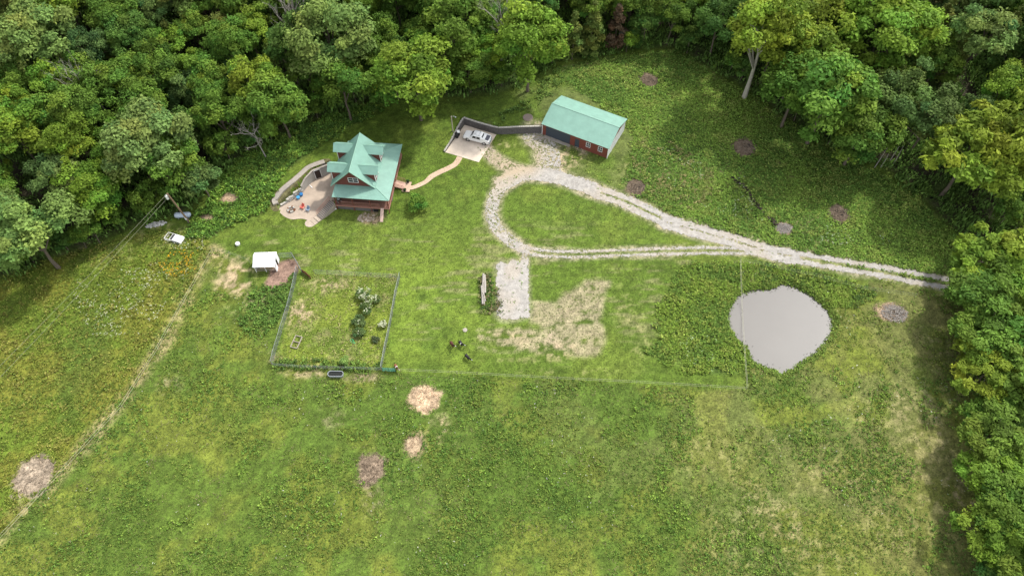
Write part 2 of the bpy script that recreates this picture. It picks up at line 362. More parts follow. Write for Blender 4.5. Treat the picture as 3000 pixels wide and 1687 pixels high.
def ground_color(X, Y):
    n1 = fbm(X, Y, 14, 4, 11); n2 = fbm(X, Y, 4.5, 4, 23); n3 = fbm(X, Y, 1.1, 3, 37); n4 = fbm(X, Y, .55, 2, 41)
    wob = (n2-.5)*3.2 + (n3-.5)*1.6
    c = np.zeros(X.shape+(3,)) + C['lawn']
    # mown yard: streaks from the mower and lighter areas
    st = np.sin((Y*1.0 + X*.05)*2*np.pi/1.9 + n1*5)*.5+.5
    c = mixc(c, 'lawn_d', np.clip((st-.45)*.5*ss(.35, .6, n1), 0, .6))
    c = mixc(c, 'lawn_y', ss(.44, .66, n2*.6+n1*.4)*.55)
    mid = np.exp(-(((X+17)/11)**2+((Y-65)/11)**2)); c = mixc(c, np.array((.140,.205,.026)), np.clip(mid*1.1*ss(.25, .6, n2), 0, .9))
    bk = ss(-11, -2, -np.abs(Y-77)) * ss(-45, -30, X)*ss(10, -5, X); c = mixc(c, 'lawn_y', bk*.22)
    sw = ss(.56, .70, fbm(X*.16, Y, .5, 3, 47)*.6+fbm(X, Y, 5, 2, 48)*.4)*ss(-12, -4, -np.abs(Y-70+X*0)+0*X+4); c = mixc(c, np.array((.20,.20,.085)), sw*.7)
    P = ss(-.6, .6, sdf(X, Y, PASTURE)+wob*.4)
    cp = np.zeros_like(c)+C['pasture']
    lush = np.exp(-(((X-5)/26)**2+((Y-42)/13)**2)); cp = mixc(cp, 'past_g', np.clip(ss(.42, .56, n1*.45+n2*.55)*.9+lush*.35, 0, 1))
    cp = mixc(cp, 'past_d', ss(.50, .62, fbm(X, Y, 9, 4, 77))*.35*ss(-40, 50, X))
    right = ss(20, 70, X); cp = mixc(cp, 'past_d', right*.6*ss(.35, .6, n2))
    c = c*(1-P[..., None])+cp*P[..., None]
    Mm = ss(-.6, .6, sdf(X, Y, MEADOW)+wob*.3)
    cm = np.zeros_like(c)+C['meadow']; cm = mixc(cm, 'mead_y', ss(.42, .6, n2)*.7); cm = mixc(cm, 'weed_d', ss(.5, .62, n1)*.5)
    c = c*(1-Mm[..., None])+cm*Mm[..., None]
    for poly, k, kk, w in ((NEFIELD,'weed','weed_d',.5),(PONDWEED,'weed','weed_d',.4),(NBANK,'weed','weed_d',.5),(SLOPE,'weed','weed_d',.6),(SHEDWEED,'weed','weed_d',1.5)):
        a = ss(-w, w, sdf(X, Y, poly)+wob*.3); cc = np.zeros_like(c)+C[k]; cc = mixc(cc, kk, ss(.42, .6, n2)*.8); cc = mixc(cc, 'straw', ss(.60, .72, n1*.5+n3*.5)*.6)
        c = c*(1-a[..., None])+cc*a[..., None]
    Gd = ss(-.2, .2, sdf(X, Y, GARDEN)); cg = np.zeros_like(c)+C['garden']; cg = mixc(cg, 'lawn', ss(.4, .6, n2)*.7); cg = mixc(cg, 'straw', ss(.52, .70, n3*.5+n2*.5)*.5)
    c = c*(1-Gd[..., None])+cg*Gd[..., None]
    bw = ss(-1, 1, sdf(X, Y, BARNW)+wob*.4); c = mixc(c, np.array((.115,.135,.045)), bw*.65*ss(.3, .6, n2)); 
    yt = sdf(X, Y, YARD_TAN)+wob*.75; row = fbm(X*.12, Y, .8, 3, 43); c = mixc(c, 'tanny', ss(-.8, .6, yt)*ss(.27, .47, n3*.35+n4*.25+row*.4)*.62)
    yt2 = sdf(X, Y, YARD_TAN2)+wob*.75; c = mixc(c, 'tanny', ss(-.8, .6, yt2)*ss(.40, .56, n3*.35+n4*.2+row*.45)*.6)
    sdn = ss(-.4, .3, sdf(X, Y, SHEDDIRT)+wob*.3); c = mixc(c, 'mud', sdn); c = mixc(c, np.array((.09,.055,.045)), sdn*ss(.50, .60, n3)*.8)
    ds = seg_dist(X, Y, STRIPE_L); c = mixc(c, np.array((.36,.295,.15)), ss(2.3, .5, np.abs(ds+(n2-.5)*1.8))*ss(.30, .55, n3*.5+n1*.5)*.72)
    for pts, w, s_, strip in DRIVE:
        xs = [p[0] for p in pts]; ys = [p[1] for p in pts]; m = (X > min(xs)-4) & (X < max(xs)+4) & (Y > min(ys)-4) & (Y < max(ys)+4)
        d = seg_dist(X[m], Y[m], pts); a = ss(w*1.35+.3, w*.7, d+(n2[m]-.5)*1.4)*(.35+.65*ss(.35, .6, n3[m]*.5+n4[m]*.5))*.75
        if strip: a = a*(.35+.65*ss(strip*.2, strip*1.1, d))
        c[m] = c[m]*(1-a[:, None])+np.array((.34,.285,.205))*a[:, None]
    a = ss(-.9, .3, sdf(X, Y, PADG)+(n2-.5)*1.2)*.5; c = mixc(c, np.array((.34,.30,.22)), a)
    for cx, cy, rx, ry, k, s in ROUND:
        m = (np.abs(X-cx) < rx*2.3) & (np.abs(Y-cy) < ry*2.3)
        if not m.any(): continue
        q = np.sqrt(((X[m]-cx)/rx)**2+((Y[m]-cy)/ry)**2)
        soft = .13 if s >= 1 else .5
        a = ss(1+soft, 1-soft, q+(n2[m]-.5)*1.2+(n3[m]-.5)*.7)*min(s, 1)
        a = a*(1 if s >= .9 else ss(.34+.25*(1-s), .52+.2*(1-s), n3[m]*.6+n4[m]*.4))
        sub = c[m]; col = C[k]*(1+(n4[m][:, None]-.5)*.5)
        c[m] = sub*(1-a[:, None])+col*a[:, None]
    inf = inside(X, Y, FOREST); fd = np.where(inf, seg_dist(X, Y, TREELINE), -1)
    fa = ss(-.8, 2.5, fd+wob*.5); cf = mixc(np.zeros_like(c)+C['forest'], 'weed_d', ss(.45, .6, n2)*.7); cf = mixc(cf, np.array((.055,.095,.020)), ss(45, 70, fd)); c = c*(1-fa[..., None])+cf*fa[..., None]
    pd = sdf(X, Y, POND); c = mixc(c, np.array((.10,.085,.055)), ss(-.5, -.05, pd+(n3-.5)*.6)*.7)
    # lawn grain
    c = c*(1+(n4[..., None]-.5)*.95)*(1+(n3[..., None]-.5)*.55)
    return np.clip(c, .005, .9)
# driveway centre lines: (points, half width, strength, centre strip of grass)
DRIVE = [
 (smooth_open(DP((2540,735),(2400,716),(2200,680),(2050,655),(1960,640))), 1.7, 1.0, .50),
 (smooth_open(DP((1990,645),(1930,633),(1850,607),(1750,580),(1680,560))), 1.9, 1.0, .12),
 (smooth_open(DP((1690,563),(1620,528),(1560,502),(1500,482),(1470,468))), 1.85, .95, .36),
 (smooth_open(DP((1490,475),(1430,455),(1370,440),(1310,440),(1265,460))), 1.95, .97, 0),
 (smooth_open(DP((1300,450),(1252,482),(1237,530),(1245,565),(1275,600),(1320,628))), 1.4, .66, 0),
 (smooth_open(DP((1310,622),(1360,636),(1450,640),(1560,636),(1680,632),(1800,630),(1900,632),(1960,636))), 1.1, .80, .40),
 (smooth_open(DP((1215,370),(1240,395),(1275,418),(1330,435))), 1.7, .46, 0),
 (smooth_open(DP((1345,345),(1370,370),(1380,400),(1380,430))), 3.0, .46, 0),
 (smooth_open(DP((1380,345),(1430,352),(1470,375))), 1.1, .24, 0),
 (smooth_open(DP((1322,630),(1318,650),(1322,662))), .5, .5, 0)]
PADG = DP((1248,668),(1262,658),(1275,664),(1290,652),(1305,658),(1328,650),(1332,690),(1330,795),(1290,804),(1262,804),(1248,790),(1250,730))
def gravel_mask(X, Y):
    n2 = fbm(X, Y, 1.6, 3, 61); n3 = fbm(X, Y, .30, 2, 67, .8)
    best = np.full(X.shape, -1.0)
    for pts, w, s, strip in DRIVE:
        xs = [p[0] for p in pts]; ys = [p[1] for p in pts]
        m = (X > min(xs)-3) & (X < max(xs)+3) & (Y > min(ys)-3) & (Y < max(ys)+3)
        if not m.any(): continue
        d = seg_dist(X[m], Y[m], pts)
        a = (w*.86-d)/.7 + (n2[m]-.5)*.9 + (n3[m]-.5)*1.1; a = np.clip(a, -1, 1)
        if strip > 0: a = np.minimum(a, (d-strip*.8)/.3+(n3[m]-.5)*3*(1.2-strip)+(n2[m]-.5)*1.2)
        v = a if s >= .9 else np.where(n3[m]+(n2[m]-.5)*.25 < .5+(s-.5)*.46+.05*np.clip((w-d)/w, 0, 1), a, -1)
        best[m] = np.maximum(best[m], v)
    a = np.clip(sdf(X, Y, PADG)/.3+(n2-.5)*2.0+(n3-.5)*2, -1, 1)
    left = ss(-11.2, -13.2, X)*ss(62, 66, Y)*.55
    a = np.where(n3 < .93-left+.0, a, -1)
    return np.maximum(best, a)

# ---------------------------------------------------------------- ground, drive, pond, paths
def axis(lo, hi, step, far):
    core = np.arange(lo, hi+step/2, step); out = [core]; d = step; a, b = [lo], [hi]
    while a[-1] > -far:
        d *= 1.5; a.append(a[-1]-d); b.append(b[-1]+d)
    return np.concatenate([np.array(a[:0:-1]), core, np.array(b[1:])])
gx = axis(-92, 92, .36, 3000); gy = axis(16, 150, .36, 3000)
GX, GY = np.meshgrid(gx, gy); GZ = terrain(GX, GY)
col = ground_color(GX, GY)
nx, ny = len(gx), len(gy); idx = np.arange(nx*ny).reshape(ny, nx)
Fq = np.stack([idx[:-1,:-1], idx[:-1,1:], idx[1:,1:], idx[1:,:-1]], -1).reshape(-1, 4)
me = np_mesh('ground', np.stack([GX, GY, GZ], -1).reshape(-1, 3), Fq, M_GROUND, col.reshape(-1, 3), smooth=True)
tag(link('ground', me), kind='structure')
def sheet(name, x0, x1, y0, y1, step, maskf, colf, dz, material):
    xs = np.arange(x0, x1, step); ys = np.arange(y0, y1, step)
    cx, cy = np.meshgrid((xs[:-1]+xs[1:])/2, (ys[:-1]+ys[1:])/2)
    keep = maskf(cx, cy) > 0
    X, Y = np.meshgrid(xs, ys); ids = np.arange(X.size).reshape(X.shape)
    F = np.stack([ids[:-1,:-1], ids[:-1,1:], ids[1:,1:], ids[1:,:-1]], -1)[keep]
    used, inv = np.unique(F, return_inverse=True); F = inv.reshape(-1, 4)
    xv = X.ravel()[used]; yv = Y.ravel()[used]; zv = terrain(xv, yv)+dz
    me = np_mesh(name, np.stack([xv, yv, zv], -1), F, material, colf(xv, yv), smooth=True)
    return link(name, me)
def gravel_col(x, y):
    a = fbm(x, y, 3, 3, 71); b = fbm(x, y, .45, 2, 73); w = fbm(x, y, 7, 2, 79)
    c = np.array((.355,.335,.31))[None]*(1+(b[:, None]-.5)*.5)
    warm = np.clip(ss(.35, .75, a)*.25 + ss(9, 3, np.hypot(x+6, y-97))*.6 + ss(7, 2, np.hypot(x-1.5, y-99.5))*.8, 0, .8)[:, None]
    return c*(1-warm)+np.array((.42,.33,.22))[None]*warm
tag(sheet('driveway', -16, 82, 60, 107, .125, gravel_mask, gravel_col, .035, M_GRAVEL), kind='structure')
# pond water
mb = MB(); pp = POND; cxp, cyp = np.mean(pp, 0)
big = [(cxp+(x-cxp)*1.0+ (x-cxp)/math.hypot(x-cxp, y-cyp)*.55, cyp+(y-cyp)+(y-cyp)/math.hypot(x-cxp, y-cyp)*.55) for x, y in pp]
mb.poly([(x, y, WATER_Z) for x, y in big]); tag(mb.build('water', M_WATER), kind='structure')
# ---------------------------------------------------------------- low vegetation (uncountable)
rng = np.random.default_rng(7)
def leaf_clumps(name, x, y, z, h, r, L, color, wid=.30, jit=.25, cjit=.36, material=None, parent=None, obj=True, droop=.15):
    """L rhombic leaves for every clump at x,y,z; h, r per clump; color (n,3)"""
    n = len(x)
    if n == 0: return None
    az = rng.uniform(0, 2*np.pi, (n, L)); rr = r[:, None]*rng.uniform(.45, 1.0, (n, L)); hh = h[:, None]*rng.uniform(.45, 1.05, (n, L))
    ox = rng.normal(0, jit, (n, L))*r[:, None]; oy = rng.normal(0, jit, (n, L))*r[:, None]
    cx = x[:, None]+ox; cy = y[:, None]+oy; cz = np.repeat(z[:, None], L, 1)
    dx, dy = np.cos(az), np.sin(az); w = wid*rr*rng.uniform(.6, 1.3, (n, L))
    base = np.stack([cx, cy, cz+hh*.45], -1); tip = np.stack([cx+dx*rr, cy+dy*rr, cz+hh*(1-droop*rng.uniform(0, 2, (n, L)))], -1)
    mid = np.stack([cx+dx*rr*.5, cy+dy*rr*.5, cz+hh*.92], -1); side = np.stack([-dy*w, dx*w, rng.normal(0, .12, (n, L))*hh], -1)
    V = np.stack([base, mid+side, tip, mid-side], 2).reshape(-1, 3)
    F = np.arange(len(V)).reshape(-1, 4)
    c = color[:, None, :]*(1+rng.normal(0, cjit, (n, L, 1))); c = np.repeat(np.clip(c, .004, .9)[:, :, None, :], 4, 2).reshape(-1, 3)
    me = np_mesh(name, V, F, material or M_WEED, c)
    return link(name, me, parent) if obj else me
def rand_pts(x0, x1, y0, y1, dens):
    n = int((x1-x0)*(y1-y0)*dens); return rng.uniform(x0, x1, n), rng.uniform(y0, y1, n)
def bare_at(x, y):
    """1 where a bare patch, gravel, pond, path or building stands"""
    b = (gravel_mask(x, y) > -.2) | (sdf(x, y, POND) > -.15) | (sdf(x, y, LOT) > 0) & (sdf(x, y, LOT[:7]+[(6.2,106.4),(18.9,99.7),(0,99)]) > 0)*False
    b |= sdf(x, y, PATIO_IN) > -.2; b |= sdf(x, y, PAD) > -.2
    b |= sdf(x, y, [(6.2,106.4),(18.9,99.7),(23.5,107.4),(10.8,114)]) > -.2
    b |= seg_dist(x, y, WALK) < .8
    b |= sdf(x, y, [(-34.2,85.4),(-22.6,85),(-21.2,100.4),(-33,101)]) > -.1
    for cx, cy, rx, ry, k, s in ROUND:
        if s >= .8: b |= ((x-cx)/rx)**2+((y-cy)/ry)**2 < .8
    b |= sdf(x, y, SHEDDIRT) > .1
    return b
FOL = M_WEED
def field(name, poly, dens, h, r, L, cols, label, cat='weeds', cover=None, patch=5.0, seed=0, hj=.5, bare=True):
    xs = [p[0] for p in poly]; ys = [p[1] for p in poly]
    x, y = rand_pts(max(min(xs), -95), min(max(xs), 95), max(min(ys), 14), min(max(ys), 150), dens)
    m = sdf(x, y, poly)+(fbm(x, y, 1.8, 3, 55+seed)-.5)*(3.2 if 'weeds' in name else .8) > rng.uniform(-.6, .3, len(x))
    if bare: m &= ~bare_at(x, y)
    n = fbm(x, y, patch, 4, 100+seed); n2 = fbm(x, y, patch*.35, 3, 150+seed)
    if cover is not None: m &= rng.uniform(0, 1, len(x)) < ss(cover[0], cover[1], n*.6+n2*.4)
    x, y, n, n2 = x[m], y[m], n[m], n2[m]; k = len(x)
    hh = h*(1-hj/2+hj*rng.uniform(0, 1, k))*(.6+.8*n2); rr = r*rng.uniform(.6, 1.3, k)*(.7+.6*n2)
    a = ss(.35, .65, n+rng.normal(0, .12, k))[:, None]; c = np.array(cols[0])*(1-a)+np.array(cols[1])*a
    if len(cols) > 2: b = (rng.uniform(0, 1, k) < .12+.5*ss(.55, .7, n2))[:, None]*.8; c = c*(1-b)+np.array(cols[2])*b
    o = leaf_clumps(name, x, y, terrain(x, y), hh, rr, L, c)
    tag(o, label, cat, kind='stuff'); return o
GRN = (.170,.270,.055); GRD = (.100,.175,.042); GRY = (.250,.305,.070); DRY = (.34,.28,.15); TAU = (.16,.17,.07)
NEF_IN = [p for p in NEFIELD]
field('tall_weeds', NEFIELD, 13, .36, .35, 6, ((.23,.36,.065), (.14,.25,.05), (.28,.34,.085)), 'rough knee high green weeds filling the field above the gravel drive', patch=7, seed=1)
field('dry_grass', smooth_closed(DP((1590,400),(1620,340),(1700,370),(1790,430),(1770,530),(1680,505),(1610,470))), 6, .45, .36, 5, ((.36,.32,.14), (.24,.26,.09)), 'straw coloured dry grass among the weeds above the drive', 'grass', cover=(.42,.58), seed=2)
field('tall_weeds', PONDWEED, 14, .42, .34, 7, ((.23,.34,.055), (.15,.25,.05), (.30,.36,.08)), 'dense bright green weeds along the left side of the pond', patch=4, seed=3)
field('tall_weeds', NBANK, 12, .40, .34, 7, ((.22,.33,.055), GRD, GRY), 'bright green weeds on the bank between pond and drive', patch=3, seed=4)
field('tall_weeds', SLOPE, 12, .60, .40, 8, ((.19,.35,.06), (.12,.23,.05), (.29,.41,.07)), 'leafy waist high weeds on the slope between the lawn and the woods', patch=4, seed=5)
field('tall_weeds', SHEDWEED, 7, .5, .42, 7, ((.14,.25,.05), (.10,.19,.04), (.20,.30,.06)), 'green weeds between the white shed and the garden fence', patch=3, cover=(.30,.42), seed=6)
field('meadow_grass', MEADOW, 8.0, .36, .30, 5, ((.21,.255,.045), (.15,.21,.04), (.32,.30,.08)), 'uncut olive green meadow grass in the left field', 'grass', patch=6, seed=7)
field('pasture_weeds', PASTURE, 7.5, .24, .24, 5, ((.16,.235,.042), (.11,.185,.036), (.21,.25,.055)), 'low clumps of green weeds scattered over the pasture', patch=9, cover=(.40,.62), seed=8)
field('pasture_clumps', PASTURE, 4.5, .32, .29, 6, ((.17,.29,.045), (.11,.20,.04), (.21,.30,.055)), 'larger bright green weed clumps in patches on the pasture', patch=8, cover=(.50,.59), seed=18)
field('pasture_grass', PASTURE, 7.0, .11, .17, 3, ((.15,.185,.05), (.115,.16,.04), (.24,.22,.11)), 'short grazed grass of the pasture', 'grass', patch=6, seed=9)
field('lawn_grass', DP((520,600),(700,520),(840,440),(960,300),(1130,270),(1380,200),(1600,420),(1960,655),(1860,655),(1880,980),(1000,935),(700,922),(650,690),(540,628)), 6.0, .08, .16, 3,
      ((.115,.175,.034), (.078,.130,.026), (.175,.215,.05)), 'mown lawn grass around the house and the drive', 'grass', patch=5, seed=10)
field('garden_grass', GARDEN, 7, .18, .26, 4, ((.25,.32,.06), (.19,.27,.055), (.34,.31,.14)), 'uncut yellow green grass inside the fenced garden', 'grass', patch=3, seed=11)
field('fence_weeds', DP((690,905),(800,908),(835,925),(900,922),(960,925),(960,935),(690,925)), 14, .5, .4, 6, (GRD, GRN), 'dark weeds along the lower garden fence', patch=1.5, cover=(.35,.5), seed=12)
field('tall_weeds', DP((1205,690),(1235,690),(1245,740),(1262,775),(1235,790),(1208,780),(1203,730)), 11, .42, .36, 7, ((.085,.16,.04), (.16,.17,.07), (.30,.24,.13)), 'mixed green and tan weeds around the log pile', patch=1.2, seed=13, bare=False)
field('tall_weeds', BARNW, 1.6, .25, .3, 5, (GRN, GRY), 'short weeds in the rough grass around the barn', patch=4, cover=(.5,.62), seed=14)
field('tall_weeds', DP((1240,340),(1290,290),(1350,250),(1400,190),(1420,215),(1380,260),(1330,290),(1280,300),(1240,300)), 6, .5, .45, 6, (GRN, GRD), 'green weeds at the wood edge left of the barn', patch=2, cover=(.42,.55), seed=15)
# flowers
def blossoms(name, poly, dens, size, h, color, label, cover=(.45,.6), patch=3, seed=0):
    xs = [p[0] for p in poly]; ys = [p[1] for p in poly]
    x, y = rand_pts(max(min(xs), -95), min(max(xs), 95), max(min(ys), 14), min(max(ys), 150), dens)
    m = (sdf(x, y, poly) > 0) & (rng.uniform(0, 1, len(x)) < ss(cover[0], cover[1], fbm(x, y, patch, 3, 200+seed))) & ~bare_at(x, y)
    x, y = x[m], y[m]; k = len(x)
    c = np.array(color)[None]*(1+rng.normal(0, .12, (k, 1)))
    o = leaf_clumps(name, x, y, terrain(x, y)+h*rng.uniform(.8, 1.1, k), np.full(k, .05), size*rng.uniform(.6, 1.3, k), 3, c, wid=.5, jit=.4, cjit=.08)
    tag(o, label, 'flowers', kind='stuff')
blossoms('orange_flowers', DP((440,630),(500,632),(515,645),(490,690),(470,700),(430,700),(400,670),(420,650)), 5.5, .15, .55, (.78,.40,.015), 'patch of yellow orange wildflowers at the corner of the left field', (.30,.55), 1.5, 1)
blossoms('white_flowers', DP((200,700),(330,680),(420,650),(480,640),(470,720),(400,800),(330,860),(240,850),(180,760)), 2.6, .16, .5, (.52,.54,.38), 'small white wildflowers over the upper left meadow', (.40,.62), 4, 2)
blossoms('white_flowers', DP((470,590),(520,600),(510,640),(440,630),(400,600)), 4, .16, .5, (.50,.52,.38), 'white wildflowers around the white framed pen', (.35,.6), 2, 6)
blossoms('white_flowers', DP((1650,380),(1800,360),(2000,560),(2300,600),(2300,690),(2000,600),(1700,500)), 1.7, .14, .65, (.45,.50,.36), 'white wildflowers among the weeds above the drive', (.46,.66), 4, 3)
blossoms('white_flowers', PASTURE, .22, .11, .2, (.7,.7,.62), 'tiny white flowers dotted over the pasture', (.45,.66), 8, 4)
blossoms('white_flowers', DP((1740,820),(1800,860),(1790,940),(1740,920),(1700,860)), 3, .15, .75, (.38,.48,.25), 'pale flower heads among the weeds beside the pond', (.4,.6), 1.5, 5)
blossoms('pond_edge_reeds', POND, .0001, .1, .1, (.04,.05,.02), 'dark reed stubs along the pond edge', (.0,.1), 1, 9) if False else None
k = 150; t = rng.integers(0, len(POND), k); off = rng.uniform(.05, .55, k); cxy = np.array([cxp, cyp]); pe = np.array(POND)[t]; pe = pe+(cxy-pe)/np.linalg.norm(cxy-pe, axis=1)[:, None]*off[:, None]+rng.normal(0, .35, (k, 2))
keep = sdf(pe[:, 0], pe[:, 1], POND) > .02; pe = pe[keep]
o = leaf_clumps('reed_stubs', pe[:, 0], pe[:, 1], np.full(len(pe), WATER_Z-.05), np.full(len(pe), .22), np.full(len(pe), .13), 5, np.tile([[.06,.065,.03]], (len(pe), 1)), wid=.25)
tag(o, 'dark reed stubs standing in the shallow edge of the pond', 'reeds', kind='stuff')
t = rng.uniform(0, 1, 1500); ii = (t*len(POND)).astype(int); P0 = np.array(POND)[ii]; P1 = np.array(POND)[(ii+1) % len(POND)]; f_ = rng.uniform(0, 1, (1500, 1)); pe = P0+(P1-P0)*f_
pe = pe+(pe-cxy)/np.linalg.norm(pe-cxy, axis=1)[:, None]*rng.uniform(-.15, 1.1, 1500)[:, None]; k = len(pe); cc = np.where(rng.uniform(0, 1, (k, 1)) < .5, np.array([[.15,.24,.045]]), np.array([[.20,.27,.06]]))
tag(leaf_clumps('bank_grass', pe[:, 0], pe[:, 1], terrain(pe[:, 0], pe[:, 1])+.05, rng.uniform(.15, .4, k), rng.uniform(.2, .42, k), 5, cc), 'fringe of grass hanging over the pond bank', 'grass', kind='stuff')
for cx_, cy_, rx_, ry_, kk_, st_ in [r for r in ROUND if r[4] in ('sand', 'dirt', 'brown', 'brownp') and r[5] >= .85]:
    n_ = int(14*rx_*ry_*3.14); q = np.sqrt(rng.uniform(0, 1, n_))*1.05; a_ = rng.uniform(0, 6.283, n_); hx_ = cx_+np.cos(a_)*q*rx_; hy_ = cy_+np.sin(a_)*q*ry_
    cc = np.tile(C[kk_][None]*1.1, (n_, 1))*rng.uniform(.55, 1.35, (n_, 1)); o = leaf_clumps('scattered_hay', hx_, hy_, terrain(hx_, hy_)+.02, rng.uniform(.05, .20, n_), rng.uniform(.12, .32, n_), 4, cc, wid=.18, cjit=.3)
    tag(o, 'trampled hay and dead stalks scattered over a bare patch', 'hay', kind='stuff')
# gravel tufts: grass growing through the drive
x, y = rand_pts(-14, 60, 62, 106, 2.0); m = (gravel_mask(x, y) > .0) & (fbm(x, y, 1.2, 3, 91) > .50) & ((x < 4) | (rng.uniform(0, 1, len(x)) < .3)); x, y = x[m], y[m]
m = ~((x > -13) & (x < -8) & (y < 76)) | (rng.uniform(0, 1, len(x)) < .2); x, y = x[m], y[m]
tag(leaf_clumps('drive_tufts', x, y, terrain(x, y)+.03, np.full(len(x), .12), rng.uniform(.12, .26, len(x)), 5, np.tile([GRN], (len(x), 1))), 'small grass tufts growing through the gravel', 'grass', kind='stuff')
# woodland floor growth
x, y = rand_pts(-118, 118, 30, 178, .42); m = inside(x, y, FOREST); x, y = x[m], y[m]
d = seg_dist(x, y, TREELINE); m = (d < 75) ; x, y, d = x[m], y[m], d[m]; k = len(x)
for q in range(3):
    pass
n = fbm(x, y, 6, 3, 301)
hh = rng.uniform(.8, 2.6, k)*(.6+.8*n); c = np.array((.115,.205,.045))[None]*(.7+.9*n[:, None])
c = np.where((rng.uniform(0, 1, k) < .2)[:, None], np.array([[.11,.19,.035]]), c)
tag(leaf_clumps('undergrowth', x, y, terrain(x, y), hh, rng.uniform(.45, .85, k), 38, c, wid=.26, jit=1.05), 'dark green undergrowth of shrubs and saplings on the woodland floor', 'undergrowth', kind='stuff')

# ---------------------------------------------------------------- trees
TF = 1.15
def crown_mesh(name, seed, H, RX, RZ, nl, per, lr, leaf, cz=None, kind='broad', top=1.0):
    g = np.random.default_rng(seed); cz = H-RZ if cz is None else cz
    if kind == 'cedar':
        zc = g.uniform(0, 1, nl)**.8; rad = RX*(1-zc)**.8*g.uniform(.35, 1, nl); a = g.uniform(0, 2*np.pi, nl)
        C0 = np.stack([np.cos(a)*rad, np.sin(a)*rad, H*.10+zc*H*.88], -1); lrr = lr*(1.15-zc*.75)*g.uniform(.7, 1.2, nl)
    else:
        # lobes spread over an uneven dome, a few reach out
        u = g.normal(0, 1, (nl, 3)); u /= np.linalg.norm(u, axis=1)[:, None]; u[:, 2] = np.where(u[:, 2] < -.35, -u[:, 2]*.6, u[:, 2])
        am = 1+.22*np.sin(np.arctan2(u[:, 1], u[:, 0])*3+seed)+.12*np.sin(np.arctan2(u[:, 1], u[:, 0])*5+seed*2)
        rr = g.uniform(.50, 1.0, nl)**.7*am
        C0 = np.stack([u[:, 0]*RX*rr, u[:, 1]*RX*rr, cz+u[:, 2]*RZ*rr*top], -1); lrr = lr*g.uniform(.6, 1.25, nl)
    n = nl*per; li = np.repeat(np.arange(nl), per)
    d = g.normal(0, 1, (n, 3)); d /= np.linalg.norm(d, axis=1)[:, None]
    outw = C0-np.array([0, 0, cz-RZ*.3]); outw /= np.linalg.norm(outw, axis=1)[:, None]+1e-6
    flip = (d*outw[li]).sum(1) < -.25; d[flip] *= -1
    d[:, 2] = np.where(d[:, 2] < -.3, -d[:, 2], d[:, 2])
    rad = lrr[li]*g.uniform(.55, 1.08, n)*(1+.25*np.sin(d[:, 0]*7+li)*np.cos(d[:, 1]*6+li*2))
    P = C0[li]+d*rad[:, None]*np.array([1.1, 1.1, .72])
    nrm = d*.8+g.normal(0, .55, (n, 3))+np.array([0, 0, .45]); nrm /= np.linalg.norm(nrm, axis=1)[:, None]
    t = np.cross(nrm, g.normal(0, 1, (n, 3))); t /= np.linalg.norm(t, axis=1)[:, None]; b = np.cross(nrm, t)
    s = leaf*g.uniform(.55, 1.35, (n, 1)); asp = .42 if kind in ('walnut',) else .62
    fold = nrm*s*.22
    V = np.stack([P-t*s, P-b*s*asp+fold*0, P+t*s-fold, P+b*s*asp], 1).reshape(-1, 3)
    tone = (1+g.normal(0, .16, nl))[li]*(1+g.normal(0, .18, n)); base = np.ones((n, 3))*tone[:, None]
    yel = g.normal(0, .10, nl)[li]; base[:, 0] *= 1+yel*1.4; base[:, 1] *= 1+yel*.4
    colr = np.repeat(np.clip(base, .2, 2.2)[:, None, :], 4, 1).reshape(-1, 3)
    return np_mesh(name, V, np.arange(len(V)).reshape(-1, 4), M_LEAF, colr), C0, cz
def trunk_mb(seed, H, rad, C0, cz, limbs=9, lean=.4, mb=None, forks=0):
    g = random.Random(seed); mb = mb or MB()
    p = [Vector((0, 0, -.6))]; hx, hy = g.uniform(-lean, lean), g.uniform(-lean, lean)
    for k in range(1, 6): p.append(Vector((hx*k/5+g.uniform(-.12, .12), hy*k/5+g.uniform(-.12, .12), H*.80*k/5)))
    mb.tube(p, [rad*(1.25 if k == 0 else 1-.15*k) for k in range(6)], 7)
    idx = list(range(len(C0))); g.shuffle(idx)
    for i in idx[:limbs]:
        c = Vector(C0[i]); k = g.choice([2, 3, 3, 4]); s = p[k] if p[k].z < c.z+1 else p[2]
        m1 = s.lerp(c, .5)+Vector((g.uniform(-.3, .3), g.uniform(-.3, .3), .5)); mb.tube([s, m1, c], [rad*.42, rad*.26, rad*.08], 5)
    return mb
PROTO = {}
def proto(key, seed, H, RX, RZ, nl, per, lr, leaf, kind='broad', rad=.22, limbs=9, top=1.0, tmat=None):
    me, C0, cz = crown_mesh('crown', seed, H, RX, RZ, nl, per, lr, leaf, kind=kind, top=top)
    mb = trunk_mb(seed, H, rad, C0, cz, limbs); tm = bpy.data.meshes.new('trunk'); tm.from_pydata(mb.v, [], mb.f); tm.materials.append(tmat or M_BARK); tm.update()
    PROTO[key] = (me, tm, H, RX)
for i in range(5): proto('broad%d' % i, 10+i, 13.5, 4.3-.25*(i % 3), 5.0+.3*(i % 2), 48+4*i, 270, 1.35, .215, top=1.0)
for i in range(3): proto('loose%d' % i, 30+i, 14, 3.9, 5.4, 34, 290, 1.25, .21, limbs=16)
for i in range(2): proto('walnut%d' % i, 50+i, 13, 4.6, 4.6, 52, 230, 1.2, .30, kind='walnut')
for i in range(2): proto('cedar%d' % i, 60+i, 10.5, 2.3, 5, 70, 110, .85, .20, kind='cedar', limbs=0, rad=.16)
for i in range(2): proto('sapling%d' % i, 70+i, 7, 2.3, 2.7, 22, 190, .9, .20, rad=.10, limbs=6)
proto('young0', 75, 10, 2.7, 4.0, 28, 220, 1.0, .205, rad=.13, limbs=7)
M_PALEBARK = mat('pale_bark', (.42,.39,.33), .9, var=.3, vscale=3)
